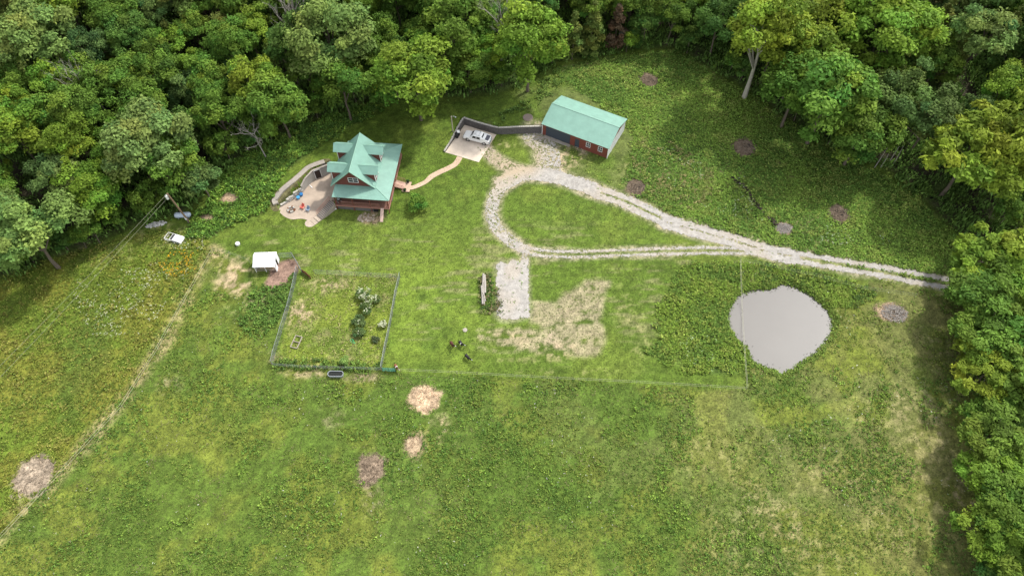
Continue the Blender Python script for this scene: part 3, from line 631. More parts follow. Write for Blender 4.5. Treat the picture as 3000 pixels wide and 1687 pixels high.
proto('sycamore', 90, 17, 5.2, 5.6, 56, 240, 1.3, .24, limbs=14, rad=.34, tmat=M_PALEBARK)
TONES = {  # colour of the leaves, in words and as albedo
 'mid green': (.085,.150,.022), 'dark green': (.060,.115,.022), 'bright green': (.110,.185,.022), 'yellow green': (.134,.196,.022), 'olive green': (.104,.135,.030),
 'grey green': (.100,.155,.042), 'blue green': (.068,.130,.038), 'brownish olive': (.092,.105,.034), 'reddish brown': (.105,.075,.045), 'pale green': (.118,.180,.045)}
TREES = []
def tree(x, y, key, tone, s=1.0, sz=1.0, rz=None, name='broadleaf_tree', extra=None, z=None):
    me, tm, H, RX = PROTO[key]; zz = T(x, y) if z is None else z
    e = empty(name, (x, y, zz-.1), random.uniform(0, 6.28) if rz is None else rz); e.scale = (s, s, s*sz)
    c = link('crown', me, e); t = link('trunk', tm, e); j = random.uniform(1.08, 1.42)*TF; k = TONES[tone]
    c.color = (k[0]*j*random.uniform(.93, 1.08), k[1]*j, k[2]*j, 1)
    TREES.append(dict(o=e, tone=tone, key=key, s=s, x=x, y=y, z=zz+H*s*sz*.8, extra=extra, name=name, H=H*s*sz, R=RX*s)); return e
random.seed(5)
def TD(x, y, dy=0):
    a = GD(x, y); return a[0], a[1]+dy
def crown_tree(x, y, rpx, key, tone, sz=1.0, rz=None, extra=None, name='broadleaf_tree'):
    """place a tree by the middle of its crown in the photograph"""
    me, tm, H, RX = PROTO[key]; X_, Y_ = D(x, y, 9)
    for _ in range(8):
        dep = Y_*CT+(CAM_H-9)*ST; s = rpx*1.1646/(FPX/dep)/RX; zc = T(X_, Y_)+.63*H*s*sz; X_, Y_ = D(x, y, zc)
    return tree(X_, Y_, key, tone, s, sz, rz, name, extra)
# specimens that the photograph singles out (middle and half width of the crown in the photograph)
for q in ((1045,195,84,'broad1','bright green',.80,'big bright green tree overhanging the lawn right behind the house'),
 (1925,95,92,'sycamore','yellow green',1.0,'tall yellow green tree with pale bare trunk at the upper field edge'),
 (2050,75,80,'loose1','yellow green',.9,'yellow green tree right of the pale trunked one'),
 (70,590,88,'broad2','pale green',.75,'pale green rounded tree at the left edge above the meadow'),
 (5,555,60,'broad4','pale green',.85,'pale green tree cut by the left photo edge, above the meadow'),
 (500,448,42,'young0','grey green',.8,'dusty grey green tree just above the propane tank'),
 (375,360,92,'broad3','grey green',.85,'large grey green tree in the wood above the utility pole'),
 (435,400,66,'broad0','mid green',.9,'green tree between the grey green one and the utility pole'),
 (45,345,72,'broad0','yellow green',.85,'bright yellow green tree at the far left, middle height'),
 (180,360,62,'loose0','yellow green',.9,'yellow green tree second in from the left edge'),
 (235,470,62,'broad1','bright green',.9,'bright green tree low in the wood left of the utility pole'),
 (640,205,58,'loose2','yellow green',1.0,'yellow green tree in the wood up left of the house'),
 (830,95,78,'broad2','pale green',.9,'pale green tree in the wood above the house'),
 (700,265,62,'broad4','mid green',.9,'green tree at the wood edge above the small dead tree'),
 (860,215,66,'broad0','mid green',.9,'green tree at the wood edge up left of the house roof'),
 (1180,172,52,'broad3','mid green',.75,'green tree at the wood edge above the parked truck'),
 (1330,110,76,'broad4','bright green',.95,'tall bright green tree above the barn, left of the cedars'),
 (1140,60,66,'broad2','mid green',.9,'green tree high in the wood above the parked truck'),
 (90,95,80,'broad3','pale green',.85,'pale green tree near the upper left corner'),
 (2090,235,104,'broad0','mid green',.85,'large dense green tree overhanging the right side of the weed field'),
 (2010,215,70,'broad2','mid green',.9,'round green tree on the field edge below the pale trunked tree'),
 (2170,330,70,'broad1','mid green',.85,'green tree on the right field edge above the thin stems'),
 (2255,245,66,'loose1','pale green',.95,'pale green tree behind the large green ones on the right'),
 (2345,300,62,'loose0','grey green',.95,'grey green tree between the pale one and the walnut on the right'),
 (2230,70,96,'broad3','bright green',.85,'large bright green tree in the upper right wood'),
 (2470,95,66,'loose2','pale green',.95,'pale green tree near the upper right corner'),
 (2445,390,104,'walnut0','yellow green',.85,'large yellow green tree jutting over the right of the weed field'),
 (2545,370,96,'walnut1','yellow green',.9,'large yellow green tree at the right edge behind the jutting one')):
    crown_tree(*q[:6], extra=q[6])
for x, y, s, t, l in ((1440,165,1.15,'olive green','left dark conical cedar above the barn'),(1485,150,1.25,'olive green','tallest dark conical cedar above the barn'),(1545,140,1.1,'reddish brown','rusty brown dying cedar above the barn'),(1590,132,1.0,'dark green','dark cedar right of the rusty brown one'),
                      (2330,150,1.3,'olive green','dark cedar in the upper right wood'),(2380,95,1.5,'grey green','tall grey green cedar in the upper right wood'),(2200,210,1.0,'olive green','small olive cedar in the upper right wood'),(30,330,1.3,'olive green','olive cedar at the left edge of the photo'),
                      (2250,290,1.2,'olive green','olive cedar above the pale trees on the right'),(2370,230,1.2,'olive green','olive cedar deep in the right wood')):
    x0, y0 = TD(x, y, 2.0); tree(x0, y0, 'cedar%d' % random.randint(0, 1), t, s, 1.0, name='cedar_tree', extra=l)
# right hand tree row along the pasture
for i, (x, y, s, tone, key) in enumerate(((2416,700,1.15,'bright green','walnut0'),(2506,700,1.30,'yellow green','walnut1'),(2414,790,1.25,'mid green','broad2'),(2512,800,1.30,'bright green','walnut0'),
     (2412,880,1.15,'mid green','walnut1'),(2522,900,1.20,'mid green','broad0'),(2422,965,1.05,'yellow green','walnut0'),(2502,990,1.15,'mid green','walnut1'),(2420,1050,0.94,'mid green','young0'),
     (2507,1075,0.88,'dark green','sapling0'),(2432,1130,1.04,'mid green','walnut1'),(2447,1210,0.94,'bright green','walnut0'),(2542,1180,0.88,'mid green','sapling1'),(2457,1290,1.04,'mid green','broad1'),
     (2522,1330,0.99,'mid green','walnut1'),(2442,1365,0.99,'bright green','walnut0'),(2512,1430,1.04,'mid green','walnut1'),(2452,1460,0.88,'dark green','young0'),(2562,1010,1.00,'mid green','walnut0'),(2582,1300,1.10,'mid green','broad2'),(2592,1450,1.10,'mid green','broad1'),(2602,860,1.20,'mid green','broad3'))):
    a = TD(x, y); tree(a[0]+1.0, a[1]-.5, key, tone, s, .62, extra=None)
placed = [(t['x'], t['y'], t['R']) for t in TREES]
cand = 0
NT = 0
for _ in range(9000):
    if NT > 285: break
    x = random.uniform(-112, 116); y = random.uniform(62, 182)
    if not inside(np.array([x]), np.array([y]), FOREST)[0]: continue
    d = float(seg_dist(np.array([x]), np.array([y]), TREELINE)[0])
    px, py = PX(x, y, T(x, y)+7)
    if px < -160 or px > 3160 or py > 1100 or py < -330: continue
    if d < 1.6 or (x > 60 and y < 80): continue
    edge = d < 7
    key = random.choices(['broad0','broad1','broad2','broad3','broad4','loose0','loose1','loose2','young0','cedar0','walnut0'], [3,3,3,3,3,2.2,2.2,2.2,2.5,.9,1.0])[0]
    if x > 15 and d > 14 and random.random() < .25: key = 'cedar%d' % random.randint(0, 1)
    s = random.uniform(.80, 1.12)*(1 if x < 10 else 1.03)
    rad = PROTO[key][3]*s
    if any((x-a)**2+(y-b)**2 < ((rad+r)*.56)**2 for a, b, r in placed): continue
    n = float(fbm(np.array([x]), np.array([y]), 26, 2, 411)[0])+random.uniform(-.16, .16)
    if key.startswith('cedar'): tone = random.choice(['olive green', 'dark green', 'olive green', 'brownish olive']); nm = 'cedar_tree'
    else:
        nm = 'broadleaf_tree'
        tone = random.choices(['mid green','dark green','bright green','yellow green','olive green','grey green','blue green'], [6.0, 1.8, 3.2 if n > .5 else 1.6, 1.2 if n > .52 else .3, .7, 1.1, .5])[0]
    tree(x, y, key, tone, s, random.uniform(.85, 1.15), name=nm); placed.append((x, y, rad)); NT += 1
# low trees and saplings at the very edge of the wood
NE_ = 0
for _ in range(2500):
    if NE_ > 34: break
    k = random.randrange(1, len(TREELINE)-2); a, b = TREELINE[k], TREELINE[k+1]; t = random.random()
    x, y = a[0]+(b[0]-a[0])*t, a[1]+(b[1]-a[1])*t
    if x > 55 and y < 85 or x > 8 and x < 24: continue
    x += random.uniform(-1.2, 1.2); y += random.uniform(.2, 2.2)
    if float(seg_dist(np.array([x]), np.array([y]), [(x0, y0) for x0, y0, r0 in placed[-1:]])[0]) < 2.2: continue
    if any((x-p)**2+(y-q)**2 < (1.6+r*.25)**2 for p, q, r in placed): continue
    if math.hypot(x+61, y-84) < 5 or math.hypot(x+77, y-84) < 3: continue
    tree(x, y, random.choice(['sapling0','sapling1']), random.choice(['mid green','dark green','bright green','mid green']), random.uniform(.7, 1.15), random.uniform(.8, 1.1), name='small_tree'); placed.append((x, y, 1.5)); NE_ += 1
# bare dead trees
def dead_tree(x, y, H, label, seed, spread=.5, lean=(0, 0), mainr=.2):
    g = random.Random(seed); zz = T(x, y); e = empty('dead_tree', (x, y, zz)); tag(e, label, 'dead tree', 'bare dead trees')
    mb = MB(); p = [Vector((lean[0]*k/6+g.uniform(-.1, .1), lean[1]*k/6+g.uniform(-.1, .1), -.5+H*.75*k/6)) for k in range(7)]
    mb.tube(p, [mainr*(1-.12*k) for k in range(7)], 7); mb.build('trunk', M_DEAD, e)
    br = MB()
    def grow(s, d, L, r, lv):
        q = [s]; dd = d.copy()
        for k in range(3):
            dd = (dd+Vector((g.uniform(-.3, .3), g.uniform(-.3, .3), g.uniform(-.12, .25)))).normalized(); q.append(q[-1]+dd*L/3)
        br.tube(q, [r, r*.8, r*.6, r*.3], 5 if lv < 1 else 4)
        if lv < 3:
            for _ in range(3 if lv < 2 else 2): grow(q[g.choice([1, 2, 3])], (dd+Vector((g.uniform(-1, 1), g.uniform(-1, 1), g.uniform(-.3, .7)))*.9).normalized(), L*.58, r*.55, lv+1)
    for k in range(8):
        a = k*2.4+g.uniform(-.4, .4); s = p[g.choice([3, 4, 5, 6, 6])]; grow(s, Vector((math.cos(a)*spread, math.sin(a)*spread, .8)).normalized(), H*.34, mainr*.42, 0)
    br.build('branches', M_DEAD, e); return e
a = TD(672,400); dead_tree(a[0], a[1], 9, 'bare grey dead tree standing in the weeds left of the house', 3, .9, (-.8, .5), .15)
a = TD(765,150); dead_tree(a[0], a[1], 17, 'tall bare dead tree rising out of the wood above the house', 4, .45, (-.6, 0), .24)
a = TD(1262,170); dead_tree(a[0], a[1], 17, 'tall bare dead tree in the wood above the parked truck', 6, .45, (0, 0), .24)
a = TD(285,290); dead_tree(a[0], a[1], 13, 'bare leaning dead tree deep in the left wood', 8, .5, (-2.5, -1), .16)
a = TD(0,350); dead_tree(a[0], a[1], 14, 'bare dead tree at the left edge of the photo', 9, .6, (1.0, 0), .16)
print('TREES', len(TREES), NT, NE_)
# labels that single every tree out
def size_word(t): return 'large' if t['R'] > 4.9 else 'small' if t['R'] < 3.2 else ''
def region(px, py):
    cx = min(max(int(px//375), 0), 7); cy = min(max(int((py+60)//260), 0), 2)
    if py > 560 and px > 2600: return 'right tree row, '+('by the drive' if py < 860 else 'level with the pond' if py < 1100 else 'lower corner' if py > 1450 else 'below the pond')
    return ['at the top edge', 'in the upper wood', 'low in the wood'][cy]+', '+['far left','left','left of house','above house','above truck','above barn','right','far right'][cx]
groups = {}
for t in TREES:
    if t['extra']:
        lab = t['extra']; 
    else:
        px, py = PX(t['x'], t['y'], t['z']); kind = 'cedar' if t['name'] == 'cedar_tree' else 'low tree' if t['name'] == 'small_tree' else 'broadleaf tree'
        lab = None; base = '%s %s %s %s' % (size_word(t) if kind != 'low tree' and t['R'] > 3.2 else '', t['tone'], kind, region(px, py)); base = ' '.join(base.split())
        groups.setdefault(base, []).append((px, py, t))
    if lab: tag(t['o'], lab, 'tree', 'trees of the wood around the farmstead')
ORD = ['first','second','third','fourth','fifth','sixth','seventh','eighth','ninth','tenth','eleventh','twelfth','thirteenth','fourteenth','fifteenth','sixteenth','seventeenth','eighteenth','nineteenth','twentieth']+['further along']*20
for base, L in groups.items():
    L.sort(key=lambda q: q[0])
    for i, (px, py, t) in enumerate(L):
        if len(L) == 1: lab = base
        elif len(L) == 2: lab = base+(', left one of two' if i == 0 else ', right one of two')
        else: lab = base+(', leftmost' if i == 0 else ', rightmost' if i == len(L)-1 else ', %s from the left' % ORD[i])
        tag(t['o'], lab, 'tree', 'trees of the wood around the farmstead')
# thin bare stems standing in the wood edge on the right
for i, x in enumerate((2200, 2215, 2228, 2242)):
    a = TD(x, 422-i); mb = MB(); g = random.Random(i); H = 5.5
    mb.tube([(0,0,-.3),(.15,.1,H*.4),(.1+g.uniform(-.2,.2),.2,H)], [.09,.07,.04], 6)
    o = mb.build('thin_trunk', M_DEAD, None, loc=(a[0], a[1], T(*a)))
    tag(o, 'thin pale bare stem at the right wood edge, '+['leftmost','second from left','third from left','rightmost'][i]+' of four', 'tree trunk', 'thin bare stems')
# lawn bush, garden shrubs
def bush(name, x, y, R0, H, nl, per, leaf, tone, label, cat='bush', flowers=0, parent=None, group=None, seed=1):
    me, C0, cz = crown_mesh('foliage', seed, H, R0, H*.5, nl, per, R0*.42, leaf); e = empty(name, (x, y, T(x, y)))
    c = link('foliage', me, e); c.color = (*tone, 1); mb = MB(); g = random.Random(seed)
    for k in range(5):
        q = C0[g.randrange(len(C0))]; mb.tube([(0,0,-.1),(q[0]*.5,q[1]*.5,q[2]*.5),tuple(q)], [.05,.04,.02], 5)
    mb.build('stem', M_BARK, e)
    if flowers:
        gg = np.random.default_rng(seed); ii = gg.integers(0, len(C0), flowers); P = C0[ii]+gg.normal(0, R0*.22, (flowers, 3)); P[:, 2] = P[:, 2]*.75+H*.36
        f = leaf_clumps('blossoms', P[:, 0], P[:, 1], P[:, 2], np.full(flowers, .10), gg.uniform(.12, .24, flowers), 6, np.tile([[.52,.55,.38]], (flowers, 1)), wid=.5, parent=e, cjit=.1); f['kind'] = 'stuff'
    tag(e, label, cat, group); return e
a = TD(1052,524); bush('round_bush', a[0], a[1], 1.5, 2.7, 44, 150, .12, (.13,.25,.04), 'round green bush alone on the lawn right of the house', seed=21)
GS = 'shrubs in the fenced garden'
for i, (x, y, r_, h, fl, lab, tn) in enumerate(((918,748,1.05,1.5,34,'topmost white flowering shrub in the garden',(.06,.13,.025)),(940,760,.95,1.4,24,'white flowering shrub right of the topmost one in the garden',(.07,.14,.03)),
        (922,782,1.15,1.5,14,'shrub with few pale blossoms in the middle of the garden row',(.045,.11,.02)),(905,812,1.0,1.3,6,'dark green shrub low in the garden row',(.04,.10,.02)),
        (905,840,.85,1.1,3,'lowest dark green shrub of the garden row',(.045,.11,.02)),(964,820,.55,.9,40,'small shrub covered in white blossoms beside the garden fence',(.10,.16,.04)),
        (866,912,.75,1.2,0,'small bright green sapling shrub at the lower garden fence',(.08,.18,.03)),(946,856,.5,.6,0,'low dark tuft of shrub below the white blossomed one',(.05,.09,.025)))):
    a = TD(x, y); bush('garden_shrub', a[0], a[1], r_, h, 20, 110, .12, (tn[0]*2.0+.04, tn[1]*1.6+.03, tn[2]*1.6+.035), lab, 'shrub', int(fl*1.7), group=GS, seed=31+i)
# ---------------------------------------------------------------- metal roofing
def clip_line(poly, o, d):
    """poly: 2d convex polygon; line o + t d; returns t range"""
    t0, t1 = -1e9, 1e9; n = len(poly)
    A = sum(poly[i][0]*poly[(i+1) % n][1]-poly[(i+1) % n][0]*poly[i][1] for i in range(n)); sg = 1 if A > 0 else -1
    for i in range(n):
        ax, ay = poly[i]; bx, by = poly[(i+1) % n]; nx_, ny_ = -(by-ay)*sg, (bx-ax)*sg
        den = nx_*d[0]+ny_*d[1]; num = nx_*(o[0]-ax)+ny_*(o[1]-ay)
        if abs(den) < 1e-9:
            if num < 0: return None
            continue
        t = -num/den
        if den > 0: t0 = max(t0, t)
        else: t1 = min(t1, t)
    return (t0, t1) if t1-t0 > .05 else None
def roof_panel(parent, pts, name='roof_panel', th=.06, rib=.23, material=None, off=0.0):
    P = [Vector(p) for p in pts]; n = (P[1]-P[0]).cross(P[2]-P[0]).normalized()
    if n.z < 0: n = -n
    up = (Vector((0,0,1))-n*n.z).normalized(); ac = up.cross(n).normalized(); o = P[0]
    q = [((p-o).dot(ac), (p-o).dot(up)) for p in P]
    mb = MB(); k = len(P); i = 0
    top = [p+n*th/2 for p in P]; bot = [p-n*th/2 for p in P]
    A = sum(q[j][0]*q[(j+1) % k][1]-q[(j+1) % k][0]*q[j][1] for j in range(k))
    if A < 0: top.reverse(); bot.reverse()
    mb.poly(top); mb.poly(list(reversed(bot)))
    for j in range(k): mb.poly([bot[j], bot[(j+1) % k], top[(j+1) % k], top[j]])
    a0 = min(c[0] for c in q); a1 = max(c[0] for c in q); a = a0+rib*.5
    while a < a1-.02:
        r = clip_line(q, (a, 0), (0, 1))
        if r:
            s, e = o+ac*a+up*r[0]+n*(th/2-.004), o+ac*a+up*r[1]+n*(th/2-.004); w = .028; h = .042
            mb.hexa([s-ac*w, s+ac*w, e+ac*w, e-ac*w, s-ac*w*.6+n*h, s+ac*w*.6+n*h, e+ac*w*.6+n*h, e-ac*w*.6+n*h])
        a += rib
    return mb.build(name, material or M_ROOF, parent)
def ridge_cap(parent, a, b, w=.13, name='ridge_cap', material=None, lift=.055):
    mb = MB(); a = Vector(a)+Vector((0,0,lift)); b = Vector(b)+Vector((0,0,lift)); d = (b-a).normalized(); s = d.cross(Vector((0,0,1))).normalized()
    mb.tube([a, b], w*.45, 6); return mb.build(name, material or M_ROOFT, parent)
def window_mb(mb, c, wv, hv, nv, w, h, mw=1, mg=2, mull=1, sash=True, t=.05):
    """window centred at c in the plane spanned by wv (width) and hv (height), facing nv"""
    c, wv, hv, nv = map(Vector, (c, wv, hv, nv)); f = .09
    def bar(u0, u1, v0, v1, d0, d1, m):
        q = [c+wv*a+hv*b+nv*d for d in (d0, d1) for a, b in ((u0,v0),(u1,v0),(u1,v1),(u0,v1))]; mb.hexa(q, m)
    bar(-w/2, w/2, -h/2, h/2, 0, t*.4, mg)
    for a in (-w/2, w/2-f): bar(a, a+f, -h/2, h/2, t*.4, t, mw)
    for b in (-h/2, h/2-f): bar(-w/2+f, w/2-f, b, b+f, t*.4, t, mw)
    for k in range(1, mull): x = -w/2+w*k/mull; bar(x-f*.4, x+f*.4, -h/2+f, h/2-f, t*.4, t*.95, mw)
    if sash: bar(-w/2+f, w/2-f, -.03, .03, t*.4, t*.9, mw)
# ---------------------------------------------------------------- the house
house = empty('house', (-33.35, 86.25, 0), R(-5)); tag(house, 'red log house with steep green metal roof, four dormers and wraparound porch', 'house')
RX0, W, Dp = 3.7, 10.75, 14.3         # ridge x, overall width, depth
ZE, ZF, ZA = 4.0, 4.62, 8.8           # porch eave, foot of steep roof, ridge
YF, YB, HW = 2.25, 12.0, 4.2          # gable roof front, back, half width
sl = (ZA-ZF)/HW
roof_panel(house, [(RX0-HW-.12, YF, ZF-.12*sl), (RX0-HW-.12, YB, ZF-.12*sl), (RX0, YB, ZA), (RX0, YF, ZA)])
roof_panel(house, [(RX0+HW, YF, ZF), (RX0+HW, YB, ZF), (RX0, YB, ZA), (RX0, YF, ZA)])
ridge_cap(house, (RX0, YF-.02, ZA), (RX0, YB, ZA))
# porch roofs: front, right, back
fx0, fx1 = 0.0, W; zp = 5.05
hipF = (RX0+HW-.15, YF+.35, ZF+.02); hipB = (RX0+HW-.15, YB-.3, ZF+.02)
roof_panel(house, [(fx0, 0, ZE), (fx1, 0, ZE), hipF, (fx0+.25, YF+.35, ZF+.02)])
roof_panel(house, [(fx1, 0, ZE), (fx1, Dp, ZE), hipB, hipF])
roof_panel(house, [(fx1, Dp, ZE), (fx0, Dp, ZE), (fx0+.25, YB-.3, ZF+.02), hipB])
ridge_cap(house, (fx1, 0, ZE), hipF, name='hip_cap'); ridge_cap(house, (fx1, Dp, ZE), hipB, name='hip_cap')
# barge boards on the front gable
for s in (-1, 1):
    mb = MB(); a = Vector((RX0+s*(HW+.1), YF-.03, ZF-.1*sl)); b = Vector((RX0, YF-.03, ZA))
    mb.hexa([a+Vector((0,-.05,-.16)), b+Vector((0,-.05,-.16)), b+Vector((0,.05,-.16)), a+Vector((0,.05,-.16)), a+Vector((0,-.05,.06)), b+Vector((0,-.05,.06)), b+Vector((0,.05,.06)), a+Vector((0,.05,.06))])
    mb.build('barge_board', M_ROOFT, house)
DZ = 1.62                              # deck level
def board_wall(mb, x0, x1, y, z0, z1, axis='x', face=-1, step=.2, th=.12):
    z = z0
    while z < z1-.02:
        t = min(z+step, z1)
        for (za, zb, o) in ((z, t-.025, .035), (t-.025, t, .0)):
            if axis == 'x': mb.box(x0, x1, y-th/2-(o if face < 0 else 0), y+th/2+(o if face > 0 else 0), za, zb)
            else: mb.box(y-th/2-(o if face < 0 else 0), y+th/2+(o if face > 0 else 0), x0, x1, za, zb)
        z = t
wx0, wx1, wy0, wy1 = .55, RX0+HW-.35, YF+.45, YB-.55
mb = MB(); board_wall(mb, wx0, wx1, wy0, DZ, ZF+.1); board_wall(mb, wx0, wx1, wy1, DZ, ZF+.1, face=1); mb.build('main_wall', M_RED, house)
mb = MB(); board_wall(mb, wy0+.1, wy1-.1, wx0, DZ-.0, ZF+.05, 'y', -1); board_wall(mb, wy0+.1, wy1-.1, wx1, DZ, ZF+.05, 'y', 1); mb.build('main_wall', M_RED, house)
for yy, fc in ((YF+.42, -1), (YB-.42, 1)):   # gable walls in boards
    mb = MB(); z = ZF+.12
    while z < ZA-.25:
        t = z+.2; h0 = max((ZA-.1-z)/sl, .0); h1 = max((ZA-.1-t+.025)/sl, 0.02)
        mb.hexa([(RX0-h0, yy-.08, z), (RX0+h0, yy-.08, z), (RX0+h0, yy+.08, z), (RX0-h0, yy+.08, z), (RX0-h1, yy-.08, t-.03), (RX0+h1, yy-.08, t-.03), (RX0+h1, yy+.08, t-.03), (RX0-h1, yy+.08, t-.03)])
        mb.hexa([(RX0-h1, yy-.04, t-.03), (RX0+h1, yy-.04, t-.03), (RX0+h1, yy+.04, t-.03), (RX0-h1, yy+.04, t-.03), (RX0-h1, yy-.04, t), (RX0+h1, yy-.04, t), (RX0+h1, yy+.04, t), (RX0-h1, yy+.04, t)])
        z = t
    mb.build('gable_wall', M_RED, house)
mb = MB(); window_mb(mb, (RX0+.2, YF+.33, 6.15), (1,0,0), (0,0,1), (0,-1,0), 1.9, 1.25, 0, 1, mull=2); mb.build('window', [M_WHITE, M_DARK], house)
for x, w in ((2.0, 1.2), (5.7, 1.2)):
    mb = MB(); window_mb(mb, (x, wy0-.12, 2.95), (1,0,0), (0,0,1), (0,-1,0), w, 1.2, 0, 1, mull=1); mb.build('window', [M_WHITE, M_DARK], house)
mb = MB(); mb.box(3.4, 4.4, wy0-.16, wy0-.1, DZ, DZ+2.1); mb.build('door', M_GREYD, house)
# dormers
def dormer(side, yc, hw=1.28, zr=7.92, drop=1.0, out=4.75, wall=3.95, face_lab=None):
    """side -1 left, +1 right"""
    d = empty('dormer'); d.parent = house
    xi = RX0+side*(ZA-zr)/sl; ze = zr-drop; xe = RX0+side*(ZA-ze)/sl; xo = RX0+side*out
    for sy in (-1, 1):
        roof_panel(d, [(xo, yc+sy*hw, ze), (xe, yc+sy*hw, ze), (xi, yc, zr), (xo, yc, zr)], rib=.21)
    ridge_cap(d, (xo, yc, zr), (xi, yc, zr), .1)
    xw = RX0+side*wall; wh = hw-.22; zb = ZA-wall*sl+.0; zt = ze+.12
    for sy in (-1, 1):                     # cheeks, boards that follow the steep roof
        mb = MB(); z = zb
        while z < zt-.01:
            t = min(z+.2, zt); xa = RX0+side*min((ZA-z)/sl, wall); xb = RX0+side*min((ZA-t)/sl, wall); yy = yc+sy*(wh-.05)
            if abs(xb-xw) > .02:
                q = [(xw, yy-.05, z), (xa if abs(xa-xw) > .01 else xw-side*.01, yy-.05, z), (xa if abs(xa-xw) > .01 else xw-side*.01, yy+.05, z), (xw, yy+.05, z), (xw, yy-.05, t-.02), (xb, yy-.05, t-.02), (xb, yy+.05, t-.02), (xw, yy+.05, t-.02)]
                mb.hexa(q)
            z = t
        mb.build('wall', M_RED, d)
    mb = MB(); fx = xw+side*.06
    pr = [(yc-wh, zb-.1), (yc+wh, zb-.1), (yc+wh, zt), (yc, zr-.12), (yc-wh, zt)]
    a = [(fx-.06, y, z) for y, z in pr]; b = [(fx+.06, y, z) for y, z in pr]; mb.poly(a if side < 0 else list(reversed(a))); mb.poly(b if side > 0 else list(reversed(b)))
    for j in range(5): mb.poly([a[j], a[(j+1) % 5], b[(j+1) % 5], b[j]])
    mb.build('front_wall', M_RED, d)
    mb = MB(); window_mb(mb, (fx+side*.065, yc, zb+1.15), (0,-side,0), (0,0,1), (side,0,0), 1.15, 1.5, 0, 1, mull=1)
    mb.build('window', [M_WHITE, M_DARK], d)
    mb = MB()
    for sy in (-1, 1): mb.box(fx+min(0, side*.1), fx+max(0, side*.1)+.001, yc+sy*(wh+.0)-.06, yc+sy*(wh+.0)+.06, zb-.05, zt-.05)
    mb.build('corner_trim', M_WHITE, d)
for s in (-1, 1):
    dormer(s, 4.75); dormer(s, 9.75)
# porch floor, posts, railings
mb = MB(); y = .15
while y < wy0-.12: mb.box(.2, W-.35, y, min(y+.13, wy0-.1), DZ-.06, DZ); y += .14
mb.build('porch_floor', M_DECK, house)
mb = MB(); x = wx1+.12
while x < W-.36: mb.box(x, min(x+.13, W-.35), wy0-.1+.012, Dp-.25, DZ-.06, DZ); x += .14
mb.build('porch_floor', M_DECK, house)
mb = MB(); y = wy1+.12
while y < Dp-.2: mb.box(.2, wx1+.1, y, y+.13, DZ-.06, DZ); y += .14
mb.build('porch_floor', M_DECK, house)
mb = MB()
for (a, b) in (((.2,.12),(W-.35,.12)), ((W-.35,.12),(W-.35,Dp-.2)), ((.2,Dp-.2),(W-.35,Dp-.2)), ((.2,.12),(.2,wy0))):
    v = Vector((b[0]-a[0], b[1]-a[1], 0)); c = Vector(((a[0]+b[0])/2, (a[1]+b[1])/2, DZ-.16)); mb.obox(c, v.length+.06, .07, .26, math.atan2(v.y, v.x))
mb.build('rim_board', M_DECKP, house)
posts = [(.3,.3),(3.6,.3),(6.9,.3),(W-.5,.3)]+[(W-.5, y) for y in (3.1, 5.6, 8.4, 11.2, Dp-.4)]+[(.3,Dp-.4),(4.,Dp-.4),(7.4,Dp-.4)]
for x, y in posts:
    mb = MB(); mb.box(x-.075, x+.075, y-.075, y+.075, -.6, ZE+.05); mb.build('porch_post', M_RED, house)
def railing(a, b, z, parent, name='railing', step=.14, h=.95, material=None):
    a = Vector((*a, z)) if len(a) == 2 else Vector(a); b = Vector((*b, z)) if len(b) == 2 else Vector(b); v = b-a; L = v.length; n = max(int(L/step), 2); mb = MB()
    for zz in (.1, h): mb.tube([a+Vector((0,0,zz)), b+Vector((0,0,zz))], .045, 4)
    for k in range(n+1): p = a+v*k/n; mb.tube([p+Vector((0,0,.1)), p+Vector((0,0,h))], .022, 4, caps=False)
    return mb.build(name, material or M_DECKP, parent)
for a, b in (((1.4,.22),(3.5,.22)), ((3.7,.22),(6.8,.22)), ((7.0,.22),(8.6,.22)), ((W-.45,.4),(W-.45,3.0)), ((W-.45,3.2),(W-.45,5.4)), ((W-.45,7.3),(W-.45,8.3)), ((W-.45,8.5),(W-.45,11.1)), ((W-.45,11.3),(W-.45,Dp-.5)), ((.4,Dp-.3),(7.3,Dp-.3)), ((7.5,Dp-.3),(W-.6,Dp-.3)), ((.25,.5),(.25,wy0-.2))):
    railing(a, b, DZ, house)
# stone clad basement
mb = MB(); bx = [(.25, 7.1, .55)]
mb.box(.28, 7.7, .42, .62, -.6, DZ-.1); mb.box(.28, .48, .64, 13.6, -.6, DZ-.1); mb.box(7.72, W-.6, 2.6, 2.8, -.6, DZ-.1); mb.box(W-.6, W-.42, 2.8, Dp-.4, -.6, DZ-.1)
mb.build('basement_wall', M_STONED, house)
mb = MB(); mb.box(7.25, 8.1, .36, .41, .0, 1.3); mb.build('hatch_door', M_BLACK, house)
# plank ramp from the front porch
mb = MB()
for k in range(3): x = 8.78+k*.2; mb.hexa([(x,.1,DZ-.07),(x+.19,.1,DZ-.07),(x+.19,-1.9,-.02),(x,-1.9,-.02),(x,.1,DZ+.0),(x+.19,.1,DZ+.0),(x+.19,-1.9,.06),(x,-1.9,.06)])
o = mb.build('plank_ramp', mat('pale_plank', (.60,.43,.36), .8, var=.1), house)
# right hand steps
for k in range(6):
    z = DZ-.06-k*.105; mb = MB(); mb.box(W-.30+k*.30, W+.02+k*.30, 5.55, 7.25, z-.13, z); mb.build('step', mat('step_wood', (.50,.34,.27), .8, var=.15) if k == 0 else MATS['step_wood'], house)
railing((W-.3,7.35,DZ), (W+1.5,7.35,DZ-.6), 0, house, 'hand_rail'); railing((W-.3,5.48,DZ), (W+1.5,5.48,DZ-.6), 0, house, 'hand_rail')
